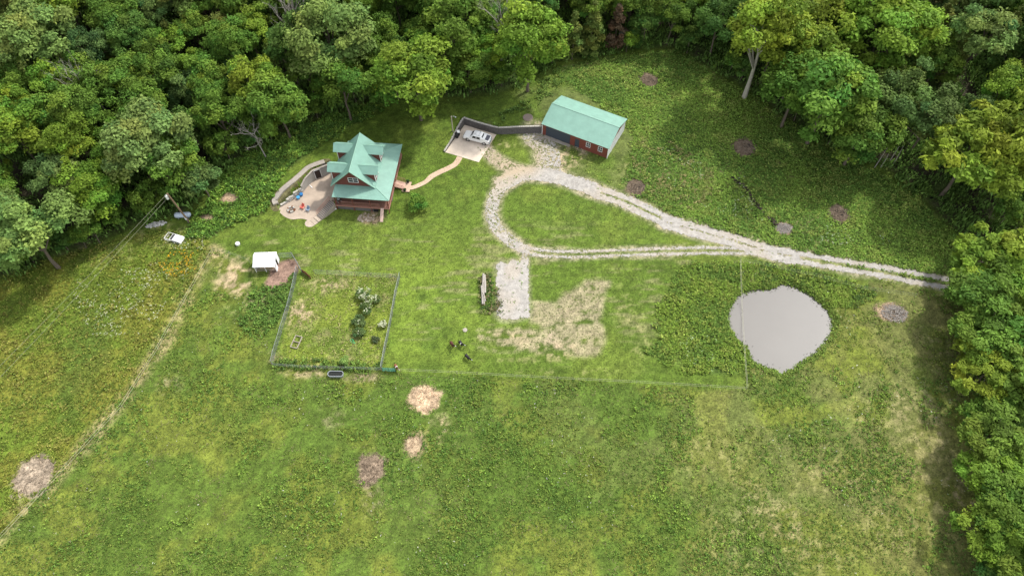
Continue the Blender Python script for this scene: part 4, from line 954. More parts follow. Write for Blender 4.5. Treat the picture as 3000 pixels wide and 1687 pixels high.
# curved stair on the left front: from the landing on the grass up to the porch
def house_w(x, y, z=0):
    c, s = math.cos(R(-5)), math.sin(R(-5)); return (-33.35+c*x-s*y, 86.25+s*x+c*y, z)
A0 = Vector((-37.35, 83.35, 0)); A1 = Vector((-33.75, 87.1, DZ)); dv = (A1-A0).to_2d().normalized(); nv = Vector((-dv.y, dv.x))
stairs = empty('porch_stairs', tuple(A0), 0); tag(stairs, 'concrete and timber stairs climbing from the patio landing to the left porch corner', 'stairs')
Ls = (A1-A0).to_2d().length; ang = math.atan2(dv.y, dv.x); NS = 13
for k in range(NS):
    wide = k < 2; t = [0, .85][k] if wide else 1.65+(Ls-1.65)*(k-2)/(NS-2); L_ = .82 if wide else (Ls-1.65)/(NS-2)
    z = .10+.12*k if wide else .30+(DZ-.30)*(k-1)/(NS-2)
    c = Vector((dv.x*(t+L_/2), dv.y*(t+L_/2), z/2-.15)); mb = MB(); mb.obox(c, L_-.02, 1.45, z+.3, ang)
    mb.build('step', M_CONC if wide else M_WOOD, stairs)
    if not wide:
        mb = MB(); mb.obox(Vector((dv.x*(t+L_*.15), dv.y*(t+L_*.15), z+.012)), L_*.45, 1.40, .03, ang); mb.build('dark_gap_strip', M_STONED, stairs)  # dark strip on the tread imitates the shaded gap between steps
for s in (.80,):
    a = Vector((dv.x*1.7+nv.x*s, dv.y*1.7+nv.y*s, .3)); b = Vector((dv.x*Ls+nv.x*s, dv.y*Ls+nv.y*s, DZ)); railing(a, b, 0, stairs, 'railing', .2, .9, M_DECKP)
# ---------------------------------------------------------------- patio, walks, walls
def flat(name, pts, z, m, th=.08, kind='structure'):
    mb = MB(); mb.ngon_prism(pts, z-th, z, 0); o = mb.build(name, m); tag(o, kind=kind); return o
land = [(-38.75,83.6),(-38.8,83.1),(-38.5,82.6),(-37.95,82.35),(-37.3,82.45),(-36.7,82.95),(-37.35,83.9),(-38.2,84.2)]
pat = smooth_closed([(-44.75,87.2),(-44.3,86.3),(-43.6,85.5),(-42.7,84.75),(-41.4,84.2),(-40.2,84.35),(-39.2,84.3),(-38.4,84.0),(-37.6,83.75)], 4)[:-4]
pat = pat+[(-36.9,84.2),(-34.4,86.7),(-33.9,89.0),(-33.2,95.6)]+PATIO_WALL[:-1]+[(-43.7,87.6)]
M_PATIO = mat('patio_concrete', (.40,.325,.26), .9, var=.32, vscale=.35, bump=.15, bscale=6)
flat('patio', pat, .02, M_PATIO, .14); flat('stair_landing', land, .045, M_CONC, .2)
def strip(name, pts, w, dz, m, zf=None, th=.10, kind='structure', joints=1.5):
    """ribbon with real thickness along a path; cut into slabs"""
    P = smooth_open(pts, 5); mb = MB(); acc = 0
    for i in range(len(P)-1):
        a, b = Vector(P[i]), Vector(P[i+1]); d = (b-a).normalized()
        da = (Vector(P[i+1])-Vector(P[max(i-1, 0)])).normalized(); db = (Vector(P[min(i+2, len(P)-1)])-Vector(P[i])).normalized()
        na = Vector((-da.y, da.x))*w/2; nb = Vector((-db.y, db.x))*w/2
        za = (zf(a.x, a.y) if zf else T(a.x, a.y))+dz; zb = (zf(b.x, b.y) if zf else T(b.x, b.y))+dz
        mb.hexa([(a.x-na.x,a.y-na.y,za-th),(b.x-nb.x,b.y-nb.y,zb-th),(b.x+nb.x,b.y+nb.y,zb-th),(a.x+na.x,a.y+na.y,za-th),(a.x-na.x,a.y-na.y,za),(b.x-nb.x,b.y-nb.y,zb),(b.x+nb.x,b.y+nb.y,zb),(a.x+na.x,a.y+na.y,za)])
    o = mb.build(name, m); tag(o, kind=kind); return o
def wz(x, y): return max(T(x, y), T(x-.5, y+.5))
wk = [(x-.35*(1 if y > 89 else .4), y+.35) for x, y in WALK]
strip('walkway', wk, 1.0, .05, M_CONCG, zf=wz, th=.6)
# planting strip between walk and wall
tag(sheet('soil_bed', -46, -35, 86, 97.5, .2, lambda X, Y: (1.1-seg_dist(X, Y, WALK))*(inside(X, Y, PATIO_IN) == 0)*(terrain(X, Y) > .15), lambda x, y: np.tile([[.13,.12,.055]], (len(x), 1))*(1+(fbm(x, y, .4, 2, 5)[:, None]-.5)), .03, M_GROUND), kind='structure')
# concrete retaining wall with door
pw = empty('patio_wall', (0, 0, 0)); tag(pw, 'pale concrete retaining wall behind the patio, stepping down to stacked stones', 'retaining wall')
def wall_seg(mb, a, b, za, zb, th=.22, base=-.3, m=0):
    a = Vector(a); b = Vector(b); d = (b-a).normalized(); n = Vector((-d.y, d.x))*th/2
    mb.hexa([(a.x-n.x,a.y-n.y,base),(b.x-n.x,b.y-n.y,base),(b.x+n.x,b.y+n.y,base),(a.x+n.x,a.y+n.y,base),(a.x-n.x,a.y-n.y,za),(b.x-n.x,b.y-n.y,zb),(b.x+n.x,b.y+n.y,zb),(a.x+n.x,a.y+n.y,za)], m)
mb = MB(); hts = [2.35, 2.35, 2.15, 1.5]
for i in range(3): wall_seg(mb, PATIO_WALL[i], PATIO_WALL[i+1], hts[i], hts[i+1])
mb.build('concrete_face', M_WALLC, pw)
mb = MB()
for i in range(3):
    a, b = Vector(PATIO_WALL[i]), Vector(PATIO_WALL[i+1]); d = (b-a).normalized(); n = Vector((-d.y, d.x))*.17
    za, zb = hts[i]+.003, hts[i+1]+.003
    mb.hexa([(a.x-n.x,a.y-n.y,za),(b.x-n.x,b.y-n.y,zb),(b.x+n.x,b.y+n.y,zb),(a.x+n.x,a.y+n.y,za),(a.x-n.x,a.y-n.y,za+.07),(b.x-n.x,b.y-n.y,zb+.07),(b.x+n.x,b.y+n.y,zb+.07),(a.x+n.x,a.y+n.y,za+.07)])
mb.build('coping', M_CONCG, pw)
g = random.Random(2)
for i in range(3, 6):
    a, b = Vector(PATIO_WALL[i]), Vector(PATIO_WALL[i+1]); L_ = (b-a).length; top = [1.3, .75, .35][i-3]
    for lay in range(int(top/.22)+1):
        t = g.uniform(0, .3)
        while t < L_:
            w = g.uniform(.35, .6); p = a+(b-a).normalized()*t; mb = MB(); mb.obox(Vector((p.x+g.uniform(-.08,.08), p.y+g.uniform(-.08,.08), lay*.22+.1)), w*.95, .38, .22, math.atan2(b.y-a.y, b.x-a.x)+g.uniform(-.15, .15), rx=g.uniform(-.08,.08))
            mb.build('stone', M_STONE, pw); t += w
a, b = Vector(PATIO_WALL[0]), Vector(PATIO_WALL[1]); d = (b-a).normalized(); dc = b-d*.75; n = Vector((d.y, -d.x))
n = n if n.y < 0 else -n
dr = empty('cellar_door', (dc.x+n.x*.16, dc.y+n.y*.16, 0), math.atan2(-d.y, -d.x)); dr.parent = pw
mb = MB(); mb.box(-.55, .55, -.04, .04, .05, 2.2); mb.build('door_panel', mat('brown_screen', (.035,.022,.02), .6), dr)
mb = MB(); mb.box(-.64,-.55,-.07,.07,.03,2.29); mb.box(.55,.64,-.07,.07,.03,2.29); mb.box(-.548,.548,-.07,.07,2.2,2.29); mb.build('door_frame', M_WHITE, dr)
# front walk from the steps to the parking pad
hw = house_w(W+1.5, 6.4); sw = U(780+1990/4.673, 370+790/4.673, .7)
path = [(hw[0]+.2, hw[1]), (hw[0]+1.3, hw[1]-.0), (-17.6, 92.75), (-16.75, 93.6), (-15.7,94.9), (-14.4,95.9), (-12.5,97.1), (-11.2,98.2), (-10.4,100.0)]
M_PATH = mat('tan_concrete', (.50,.37,.27), .9, var=.12, vscale=.8)
strip('footpath', path, 1.15, .05, M_PATH)
c = house_w(W+2.0, 6.4); mb = MB(); zz = T(c[0], c[1]); mb.obox(Vector((c[0]-.2, c[1], zz+.03)), 1.5, 2.5, .14, R(-5)); tag(mb.build('step_landing', M_PATH), kind='structure')
# parking pad
flat('parking_pad', PAD, .05, mat('pad_concrete', (.60,.51,.42), .9, var=.24, vscale=.35, bump=.1), .15)
# block wall behind the pad and on to the barn
bw = empty('block_wall', (0, 0, 0)); tag(bw, 'dark stacked block retaining wall with pale caps between the parking pad and the barn', 'retaining wall')
BWP = smooth_open([(-9.95,109.3)]+[(x, y+.25) for x, y in RETWALL[1:]], 5); hb = lambda x: 1.65
mb = MB(); caps = MB(); P = [Vector(p) for p in BWP]; tot = 0
for row in range(8):
    for i in range(len(P)-1):
        a, b = P[i], P[i+1]; L_ = (b-a).length; nb = max(1, round(L_/.42)); ang = math.atan2(b.y-a.y, b.x-a.x)
        for k in range(nb):
            c = a+(b-a)*((k+.5)/nb); mb.obox(Vector((c.x+g.uniform(-.02,.02), c.y+.02*row+g.uniform(-.02,.02), row*.2+.1)), L_/nb*.94, .34, .185, ang+g.uniform(-.05,.05))
o = mb.build('blocks', M_STONED, bw); o['kind'] = 'stuff'
for i in range(len(P)-1):
    a, b = P[i], P[i+1]; L_ = (b-a).length; nb = max(1, round(L_/.42)); ang = math.atan2(b.y-a.y, b.x-a.x)
    for k in range(nb):
        c = a+(b-a)*((k+.5)/nb); caps.obox(Vector((c.x, c.y+.17, 1.66)), L_/nb*.92, .36, .11, ang+g.uniform(-.06,.06))
o = caps.build('cap_stones', M_STONE, bw); o['kind'] = 'stuff'
sw_ = empty('stone_edging', (0, 0, 0)); tag(sw_, 'low wall of pale stones along the left side of the parking pad', 'stone wall')
mb = MB(); mt = MB(); a, b = Vector((-13.65,101.35)), Vector((-10.05,109.2)); nst = 26
for k in range(nst):
    t = (k+.5)/nst; c = a+(b-a)*t; h = .25+1.35*float(ss(.15, .95, np.array(t)))
    for r_ in range(int(h/.2)): mb.obox(Vector((c.x+.05, c.y, r_*.2+.1)), .32, .32, .19, .4+g.uniform(-.1,.1))
    mt.obox(Vector((c.x+g.uniform(-.04,.04), c.y, h+.04)), g.uniform(.26,.42), g.uniform(.24,.32), .16, 1.1+g.uniform(-.3,.3), rx=g.uniform(-.1,.1))
o = mb.build('lower_stones', M_STONED, sw_); o['kind'] = 'stuff'; o = mt.build('top_stones', M_STONE, sw_); o['kind'] = 'stuff'
# ---------------------------------------------------------------- the barn
barn = empty('barn', (6.2, 106.4, 0), R(-27.8)); tag(barn, 'long red metal barn with green roof, white end wall and dark garage door', 'barn')
BL, BD, BE, BR_ = 14.4, 8.9, 2.9, 4.5
mb = MB()
def vribs(mb, x0, x1, y, z0, z1, face, axis='x', step=.28, skip=()):
    x = x0+step/2
    while x < x1:
        if not any(s0 < x < s1 for s0, s1 in skip):
            if axis == 'x': mb.box(x-.02, x+.02, min(y, y+face*.025), max(y, y+face*.025), z0, z1)
            else: mb.box(min(y, y+face*.025), max(y, y+face*.025), x-.02, x+.02, z0, z1 if not callable(z1) else z1(x))
        x += step
gd = (.75, 6.2); pdoor = (7.25, 8.25)
for x0, x1, z0, z1 in ((0,gd[0],-.5,BE),(gd[0],gd[1],2.55,BE),(gd[1],pdoor[0],-.5,BE),(pdoor[0],pdoor[1],2.15,BE),(pdoor[1],BL,-.5,BE)): mb.box(x0, x1, 0, .12, z0, z1)
vribs(mb, 0, BL, 0, .05, BE-.05, -1, skip=(gd, pdoor, (9.6,10.75), (12.2,13.35)))
mb.box(0, BL, BD-.12, BD, -.5, BE); vribs(mb, 0, BL, BD, -.1, BE, 1)
mb.build('wall', M_REDM, barn)
gz = lambda y: BE+(BR_-BE)*(1-abs(y-BD/2)/(BD/2))-.05
for xx, fc, m in ((0.06, -1, M_WHITEM), (BL-.06, 1, M_WHITEM)):
    mb = MB(); a = [(xx-.06, y, z) for y, z in ((.13,-.5),(BD-.13,-.5),(BD-.13,BE-.05),(.13,BE-.05))]; b = [(xx+.06, y, z) for _, y, z in a]
    mb.hexa([a[0], b[0], b[1], a[1], a[3], b[3], b[2], a[2]]); vribs(mb, .15, BD-.15, xx+fc*.06, 0, BE-.1, fc, 'y'); mb.build('wall', m, barn)
    mb = MB(); pr = [(.13, BE-.045), (BD-.13, BE-.045), (BD/2, BR_-.05)]
    A = [(xx-.06+fc*.0, y, z) for y, z in pr]; B = [(xx+.07, y, z) for y, z in pr]; mb.poly(A); mb.poly(B)
    for j in range(3): mb.poly([A[j], A[(j+1) % 3], B[(j+1) % 3], B[j]])
    mb.build('gable_wall', M_REDM, barn)
ov = .22; sb = (BR_-BE)/(BD/2)
roof_panel(barn, [(-ov,-ov,BE-ov*sb+.06),(BL+ov,-ov,BE-ov*sb+.06),(BL+ov,BD/2,BR_+.06),(-ov,BD/2,BR_+.06)]); roof_panel(barn, [(BL+ov,BD+ov,BE-ov*sb+.06),(-ov,BD+ov,BE-ov*sb+.06),(-ov,BD/2,BR_+.06),(BL+ov,BD/2,BR_+.06)])
ridge_cap(barn, (-ov,BD/2,BR_+.06), (BL+ov,BD/2,BR_+.06))
for x in (-.03, BL+.03):
    mb = MB(); mb.box(x-.06, x+.06, -.07, .06, -.3, BE+.02); mb.build('corner_trim', M_WHITE, barn)
dgar = empty('garage_door'); dgar.parent = barn
for k in range(5):
    mb = MB(); mb.box(gd[0]+.02, gd[1]-.02, .05, .1, .0+k*.51, .495+k*.51); mb.build('panel', M_GREYD, dgar)
mb = MB(); mb.box(pdoor[0]+.03, pdoor[1]-.03, .03, .09, 0, 2.13); mb.build('door', M_GREYD, barn)
for x in (10.17, 12.77):
    mb = MB(); window_mb(mb, (x, -.01, 1.75), (1,0,0), (0,0,1), (0,-1,0), .95, 1.25, 0, 1, mull=2); mb.build('window', [M_WHITE, M_DARK], barn)
mb = MB(); mb.box(gd[0]-.2, gd[1]+.2, -.8, -.08, -.1, .05); tag(mb.build('barn_apron', M_CONCG, None, loc=(6.2,106.4,0), rz=R(-27.8)), kind='structure')
# ---------------------------------------------------------------- white animal shelter
shed = empty('animal_shelter', (-45.75, 72.15, T(-44,73)), R(2)); tag(shed, 'small open shelter with white metal roof at the garden corner', 'shed')
SW, n1_, n2_ = 3.75, 1.95, .85; z0, z1, z2 = 1.75, 2.5, 2.15
roof_panel(shed, [(-.1,-.15,z0),(SW+.1,-.15,z0),(SW+.1,n1_,z1),(-.1,n1_,z1)], material=M_WHITEM); roof_panel(shed, [(-.1,n1_+n2_,z2),(SW+.1,n1_+n2_,z2),(SW+.1,n1_,z1),(-.1,n1_,z1)], material=M_WHITEM)
ridge_cap(shed, (-.1,n1_,z1), (SW+.1,n1_,z1), material=M_WHITEM)
for x in (.1, SW/2, SW-.05):
    for y in (.05, n1_+n2_-.1):
        mb = MB(); mb.box(x-.05, x+.05, y-.05, y+.05, -.1, z0-.04 if y < 1 else z2-.04); mb.build('post', M_WHITE, shed)
mb = MB()
for k in range(6): mb.box(.0, SW, n1_+n2_-.04, n1_+n2_, .1+k*.33, .40+k*.33)
mb.build('back_wall', M_WOOD, shed)
mb = MB(); mb.box(0, .06, .1, n1_+n2_-.1, .0, 1.7); mb.build('side_wall', M_WHITEM, shed)
for k, (y, z) in enumerate(((.15,.5),(.15,1.0))):
    mb = MB(); mb.box(.15, SW-.1, .0, .05, z-.06, z+.06); mb.build('rail', M_WOOD, shed)
mb = MB(); mb.hexa([(SW-.02,.1,0),(SW+.04,.1,0),(SW+.04,1.0,0),(SW-.02,1.0,0),(SW-.02,.1,.9),(SW+.04,.1,.9),(SW+.04,1.0,1.9),(SW-.02,1.0,1.9)]); mb.build('side_panel', M_WHITEM, shed)
mb = MB(); mb.hexa([(SW-.02,1.7,0),(SW+.04,1.7,0),(SW+.04,n1_+n2_-.15,0),(SW-.02,n1_+n2_-.15,0),(SW-.02,1.7,2.2),(SW+.04,1.7,2.2),(SW+.04,n1_+n2_-.15,2.05),(SW-.02,n1_+n2_-.15,2.05)]); mb.build('side_panel', M_WHITEM, shed)
hay = MB(); hay.box(.5, 2.7, .7, 1.6, .0, .55); tag(hay.build('hay_bale', mat('hay', (.40,.30,.15), .95, var=.3, vscale=8), None, loc=(-45.6,72.2,T(-44,73)), rz=R(3)), 'tan hay bale stacked under the white shelter roof', 'hay bale')
# ---------------------------------------------------------------- the pickup
def loft(sections, n=12):
    pass
tr = empty('pickup_truck', (-9.65, 105.62, .055), R(-19.5)); tag(tr, 'silver white crew cab pickup with covered bed parked on the concrete pad', 'truck')
def side_loft(prof, mb, m=0):
    """prof: list of (x, zlow, zhigh, halfwidth low, halfwidth high); local x runs from nose to tail"""
    rings = []
    for x, zl, zh, wl, wh in prof:
        zm = zl+(zh-zl)*.55
        rings.append([(x,-wl*.96,zl),(x,-wl,zl+(zm-zl)*.3),(x,-wl,zm),(x,-(wl*.35+wh*.65),zh-.05),(x,-wh*.90,zh),(x,wh*.90,zh),(x,wl*.35+wh*.65,zh-.05),(x,wl,zm),(x,wl,zl+(zm-zl)*.3),(x,wl*.96,zl)])
    i0 = len(mb.v); k = len(rings[0])
    for r_ in rings: mb.v += r_
    for a in range(len(rings)-1):
        for j in range(k):
            p, q = i0+a*k+j, i0+a*k+(j+1) % k; mb.f.append((p, p+k, q+k, q)); mb.m.append(m)
    mb.f.append(tuple(i0+j for j in range(k))); mb.m.append(m); e = i0+(len(rings)-1)*k; mb.f.append(tuple(e+j for j in reversed(range(k)))); mb.m.append(m)
mb = MB(); side_loft([(-.02,.55,.80,.72,.70),(.06,.42,.98,.90,.84),(.35,.38,1.08,.97,.92),(1.0,.40,1.14,.99,.93),(1.6,.40,1.18,.99,.93),(3.7,.40,1.20,.99,.94),(3.95,.42,1.22,.99,.95),(5.35,.45,1.22,.98,.93),(5.55,.50,1.14,.94,.88)], mb)
mb.build('body', M_SILVER, tr, smooth=False)
mb = MB(); side_loft([(1.45,1.14,1.22,.90,.88),(2.05,1.15,1.80,.92,.72),(2.35,1.15,1.90,.92,.74),(3.7,1.15,1.90,.92,.74),(3.85,1.15,1.82,.92,.74),(4.25,1.17,1.36,.93,.84),(4.7,1.18,1.26,.93,.90)], mb)
mb.build('cab', M_SILVER, tr)
def quad_panel(name, pts, m, th=.02, parent=tr):
    mb = MB(); P = [Vector(p) for p in pts]; n = (P[1]-P[0]).cross(P[2]-P[0]).normalized()*th; mb.hexa([*(p-n for p in P), *(p+n for p in P)]); return mb.build(name, m, parent)
quad_panel('windshield', [(1.50,-.74,1.225),(1.50,.74,1.225),(2.03,.62,1.80),(2.03,-.62,1.80)], M_DARK, .03)
quad_panel('rear_window', [(3.95,-.55,1.74),(3.95,.55,1.74),(4.14,.58,1.54),(4.14,-.58,1.54)], M_DARK, .03)
for s in (-1, 1):
    for x0, x1, x2, x3 in ((1.95,2.85,2.80,2.22),(2.97,3.72,3.66,2.95)):
        quad_panel('side_window', [(x0,s*.97,1.27),(x1,s*.97,1.27),(x2,s*.885,1.74),(x3,s*.885,1.74)], M_DARK, .015)
mb = MB(); mb.box(4.28, 5.40, -.77, .77, 1.235, 1.28); mb.build('bed_cover', M_COVER, tr)
mb = MB()
for s in (-1, 1): mb.hexa([(4.0,s*.86-.09,1.20),(5.45,s*.86-.09,1.20),(5.45,s*.86+.09,1.20),(4.0,s*.86+.09,1.20),(4.0,s*.84-.06,1.62),(5.45,s*.86-.07,1.30),(5.45,s*.86+.07,1.30),(4.0,s*.84+.06,1.62)])
mb.build('bed_rail', M_SILVER, tr)
mb = MB()
for s in (-1, 1): mb.tube([(2.3,s*.62,1.93),(2.4,s*.62,1.97),(3.6,s*.62,1.97),(3.7,s*.62,1.93)], .025, 5)
for x in (2.6, 3.35): mb.tube([(x,-.62,1.97),(x,.62,1.97)], .022, 5)
mb.build('roof_rack', M_GALV, tr)
for x in (1.05, 4.55):
    for s in (-1, 1):
        w = empty('wheel', (x, s*.86, .40), rot=(R(90), 0, 0)); w.parent = tr
        mb = MB(); mb.lathe([(.24,-.13),(.37,-.13),(.41,-.08),(.41,.08),(.37,.13),(.24,.13)], 20); mb.build('tyre', M_TYRE, w)
        mb = MB(); mb.lathe([(.05,-.15),(.25,-.13),(.25,.13),(.05,.15)], 12); mb.build('rim', M_RIM, w)
for x in (1.05, 4.55):
    mb = MB(); mb.lathe([(.47,-.985),(.47,.985)], 20); o = mb.build('wheel_arch', M_BLACK, tr, loc=(x, 0, .43)); o.rotation_euler = (R(90), 0, 0)
for s in (-1, 1):
    mb = MB(); mb.box(5.50, 5.585, s*.84-.08, s*.84+.08, .72, 1.08); mb.build('tail_light', M_LAMPR, tr)
    mb = MB(); mb.box(.03, .12, s*.70-.15, s*.70+.15, .74, .92); mb.build('headlight', M_WHITEM, tr)
    mb = MB(); mb.box(1.88, 2.05, s*1.06-.10, s*1.06+.10, 1.18, 1.36); mb.build('mirror', M_SILVER, tr)
mb = MB(); mb.box(5.52, 5.68, -.92, .92, .48, .66); mb.box(-.10, .06, -.88, .88, .46, .62); mb.build('bumper', M_GALV, tr)
mb = MB(); mb.box(-.035, .04, -.5, .5, .66, .90); mb.build('grille', M_BLACK, tr)
# ---------------------------------------------------------------- bins, lamp pole
def bin_(x, y, lidm, label, rz):
    b = empty('wheelie_bin', (x, y, .055), rz); tag(b, label, 'bin', 'rubbish bins by the parking pad')
    mb = MB(); mb.hexa([(-.22,-.26,.05),(.22,-.26,.05),(.22,.26,.05),(-.22,.26,.05),(-.29,-.34,1.0),(.29,-.34,1.0),(.29,.34,1.0),(-.29,.34,1.0)]); mb.build('body', M_BLACK, b)
    mb = MB(); mb.hexa([(-.31,-.38,1.003),(.31,-.38,1.003),(.31,.38,1.003),(-.31,.38,1.003),(-.27,-.32,1.09),(.27,-.32,1.09),(.27,.36,1.12),(-.27,.36,1.12)]); mb.build('lid', lidm, b)
    for s in (-1, 1):
        mb = MB(); mb.lathe([(.1,-.03),(.1,.03)], 12); o = mb.build('wheel', M_TYRE, b, loc=(s*.27,.30,.10)); o.rotation_euler = (0, R(90), 0)
bx = U(1339, 404); bin_(bx[0], bx[1], M_BLACK, 'black wheeled rubbish bin at the left edge of the parking pad, nearer one', .4)
bx = U(1343.5, 397); bin_(bx[0], bx[1], M_WHITE, 'black bin with white lid behind the other bin by the parked truck', .2)
lp = U(1327.5, 394, .3); lamp = empty('lamp_pole', (lp[0], lp[1], T(*lp))); tag(lamp, 'grey wooden yard lamp pole at the left side of the parking pad', 'pole')
mb = MB(); mb.tube([(0,0,-.4),(-.02,0,3.9)], [.12,.10], 8); mb.build('pole', M_WOOD, lamp); mb = MB(); mb.tube([(0,0,3.8),(.35,0,3.95),(.75,-.1,3.85)], .035, 6); mb.build('arm', M_GALV, lamp)
mb = MB(); mb.lathe([(.16,-.1),(.14,.02),(.04,.1)], 10, c=(.8,-.1,3.8)); mb.build('lamp_head', M_GALV, lamp)
# ---------------------------------------------------------------- utility pole, wires, propane tank
up = empty('utility_pole', (-60.5, 83.6, T(-60.5, 83.6))); tag(up, 'brown wooden utility pole with transformer at the edge of the left wood', 'utility pole')
H_ = 9.0; tx, ty = -.35, -.75
mb = MB(); mb.tube([(0,0,-.5),(tx,ty,H_)], [.19,.13], 10); mb.build('pole', M_POLE, up)
mb = MB(); mb.lathe([(.03,-.45),(.24,-.42),(.25,.35),(.20,.42),(.06,.47)], 12, c=(tx-.42,ty-.05,H_-1.0)); mb.build('transformer', M_WHITE, up)
mb = MB(); mb.lathe([(.05,0),(.06,.12),(.03,.28)], 8, c=(tx-.42,ty-.05,H_-.52)); mb.build('insulator', M_WHITE, up)
mb = MB(); mb.box(-.28,.02,-.32,-.18,1.0,2.0); mb.build('meter_box', M_WHITEM, up)
mb = MB(); mb.tube([(-.1,-.26,-.2),(-.1,-.26,1.0)], .04, 6); mb.build('conduit', M_GALV, up)
for k, (pxl, za, lab) in enumerate(((1080, H_-.15, 'upper overhead wire running from the utility pole to the lower left'), (1103, H_-1.2, 'lower overhead wire running from the utility pole to the lower left'))):
    a = Vector((-60.5+tx-.1-.3*k, 83.6+ty, T(-60.5,83.6)+za)); e = U(0, pxl, 7.4); e = Vector((e[0], e[1], 7.4)); e = a+(e-a)*2.0; e.z = 8.3; mb = MB(); pts = []
    for i in range(21): t = i/20; p = a.lerp(e, t); p.z -= 1.5*4*t*(1-t)*.5; pts.append(p)
    mb.tube(pts, .017, 5); tag(mb.build('overhead_wire', mat('aluminium_wire', (.26,.26,.19), .7) if k == 0 else MATS['aluminium_wire']), lab, 'wire', 'overhead wires')
c = GD(463, 547); pt = empty('propane_tank', (c[0], c[1], c[2]), R(4)); tag(pt, 'long pale blue propane tank beside the utility pole', 'tank')
mb = MB(); P = []; 
for t in np.linspace(-1, 1, 15):
    L_ = 1.6; x = t*L_; e = max(0, (abs(x)-(L_-.5))/.5); P.append((x, .52*math.sqrt(max(1-e*e, .0))+.01))
mb.tube([(x, 0, .75) for x, r_ in P], [r_ for x, r_ in P], 14); mb.build('shell', M_PROP, pt, smooth=True)
mb = MB(); mb.lathe([(.2,0),(.2,.16),(.12,.22)], 12, c=(0,0,1.24)); mb.build('valve_dome', M_PROP, pt)
for x in (-.9, .9):
    mb = MB(); mb.box(x-.08, x+.08, -.4, .4, -.05, .35); mb.build('leg', M_GALV, pt)
# ---------------------------------------------------------------- white framed pen in the meadow
q = [GD(415,604), GD(462,620), GD(468,605), GD(425,592)]
a = Vector(U(484,703,.0)); b = Vector(U(535,718,.0)); ang = math.atan2(b.y-a.y, b.x-a.x); zc = T(a.x, a.y)
pen = empty('framed_pen', (a.x, a.y, zc), ang); tag(pen, 'low white framed pen with one end covered solid white in the left meadow', 'pen')
Lp, Wp, Hp = 3.3, 1.45, .55; mb = MB(); fr = .07
for z in (.06, Hp):
    for y in (0, Wp): mb.box(0, Lp, y-fr/2, y+fr/2, z-fr/2, z+fr/2)
    for x in (0, 1.05, Lp): mb.box(x-fr/2, x+fr/2, fr/2, Wp-fr/2, z-fr/2-.002, z+fr/2-.002)
for x in (0, 1.05, 2.0, Lp):
    for y in (0, Wp): mb.box(x-fr/2, x+fr/2, y-fr/2, y+fr/2, .1, Hp-.04)
mb.build('frame', M_WHITE, pen)
mb = MB(); mb.box(1.62, Lp-.25, .05, Wp-.05, Hp+.04, Hp+.12); mb.hexa([(Lp-.25,.05,Hp+.0),(Lp+.06,.1,.2),(Lp+.06,Wp-.1,.2),(Lp-.25,Wp-.05,Hp+.0),(Lp-.25,.05,Hp+.12),(Lp+.1,.1,.3),(Lp+.1,Wp-.1,.3),(Lp-.25,Wp-.05,Hp+.12)]); mb.build('cover', M_WHITE, pen)
mb = MB(); mb.box(1.08, 1.6, .04, Wp-.04, Hp-.02, Hp+.015); mb.build('dark_panel', mat('dark_mesh', (.06,.065,.07), .8), pen)
for x0, x1 in ((1.1,1.95),(2.05,3.0)):
    mb = MB(); mb.box(x0, x1, -.012, .012, .12, Hp-.06); mb.build('side_mesh', MATS['dark_mesh'], pen)
# septic riser, beehive, rubble
c = GD(598.5, 615); mb = MB(); mb.lathe([(.42,-.1),(.42,.32),(.38,.42),(.2,.47)], 18); tag(mb.build('septic_riser', M_WHITE, None, True, loc=(c[0], c[1], c[2])), 'round white septic lid on the lawn above the shelter', 'lid')
for (x, y, s, lab) in ((218,565,.62,'white box hive in a small clearing of the left wood'),(216,574,.42,'small white box below the white hive at the left wood edge')):
    c = GD(x, y); bh = empty('beehive', (c[0], c[1], c[2]), .1); tag(bh, lab, 'beehive'); mb = MB(); mb.box(-s/2,s/2,-s/2,s/2,.2,.2+s*.9); mb.build('box', M_WHITE, bh); mb = MB(); mb.box(-s*.56,s*.56,-s*.56,s*.56,.202+s*.9,.3+s*.9); mb.build('lid', M_WHITEM, bh)
    mb = MB()
    for a_, b_ in ((-1,-1),(1,-1),(1,1),(-1,1)): mb.box(a_*s*.4-.04, a_*s*.4+.04, b_*s*.4-.04, b_*s*.4+.04, -.1, .198)
    mb.build('stand', M_WOOD, bh)
def rubble(name, cx, cy, rx, ry, n, size, m, label, cat, h=.3, seed=1, rz=0, flat_=.5):
    g = random.Random(seed); mb = MB()
    for _ in range(n):
        a = g.uniform(0, 6.28); r_ = math.sqrt(g.random()); x = math.cos(a)*r_*rx; y = math.sin(a)*r_*ry; s = size*g.uniform(.4, 1.3)
        X_, Y_ = x*math.cos(rz)-y*math.sin(rz), x*math.sin(rz)+y*math.cos(rz)
        mb.obox(Vector((cx+X_, cy+Y_, T(cx+X_, cy+Y_)+h*(1-r_)*g.uniform(.3, 1)+s*.1)), s, s*g.uniform(.5, 1), s*flat_, g.uniform(0, 3), rx=g.uniform(-.5, .5), ry=g.uniform(-.5, .5))
    o = mb.build(name, m); tag(o, label, cat, kind='stuff'); return o
M_PSTONE = mat('pale_stone', (.50,.49,.47), .95, var=.2)
c = GD(392, 565); rubble('rubble_heap', c[0], c[1], 1.9, .55, 90, .34, M_PSTONE, 'heap of pale grey rubble at the wood edge left of the propane tank', 'rubble', .35, 3, .25)
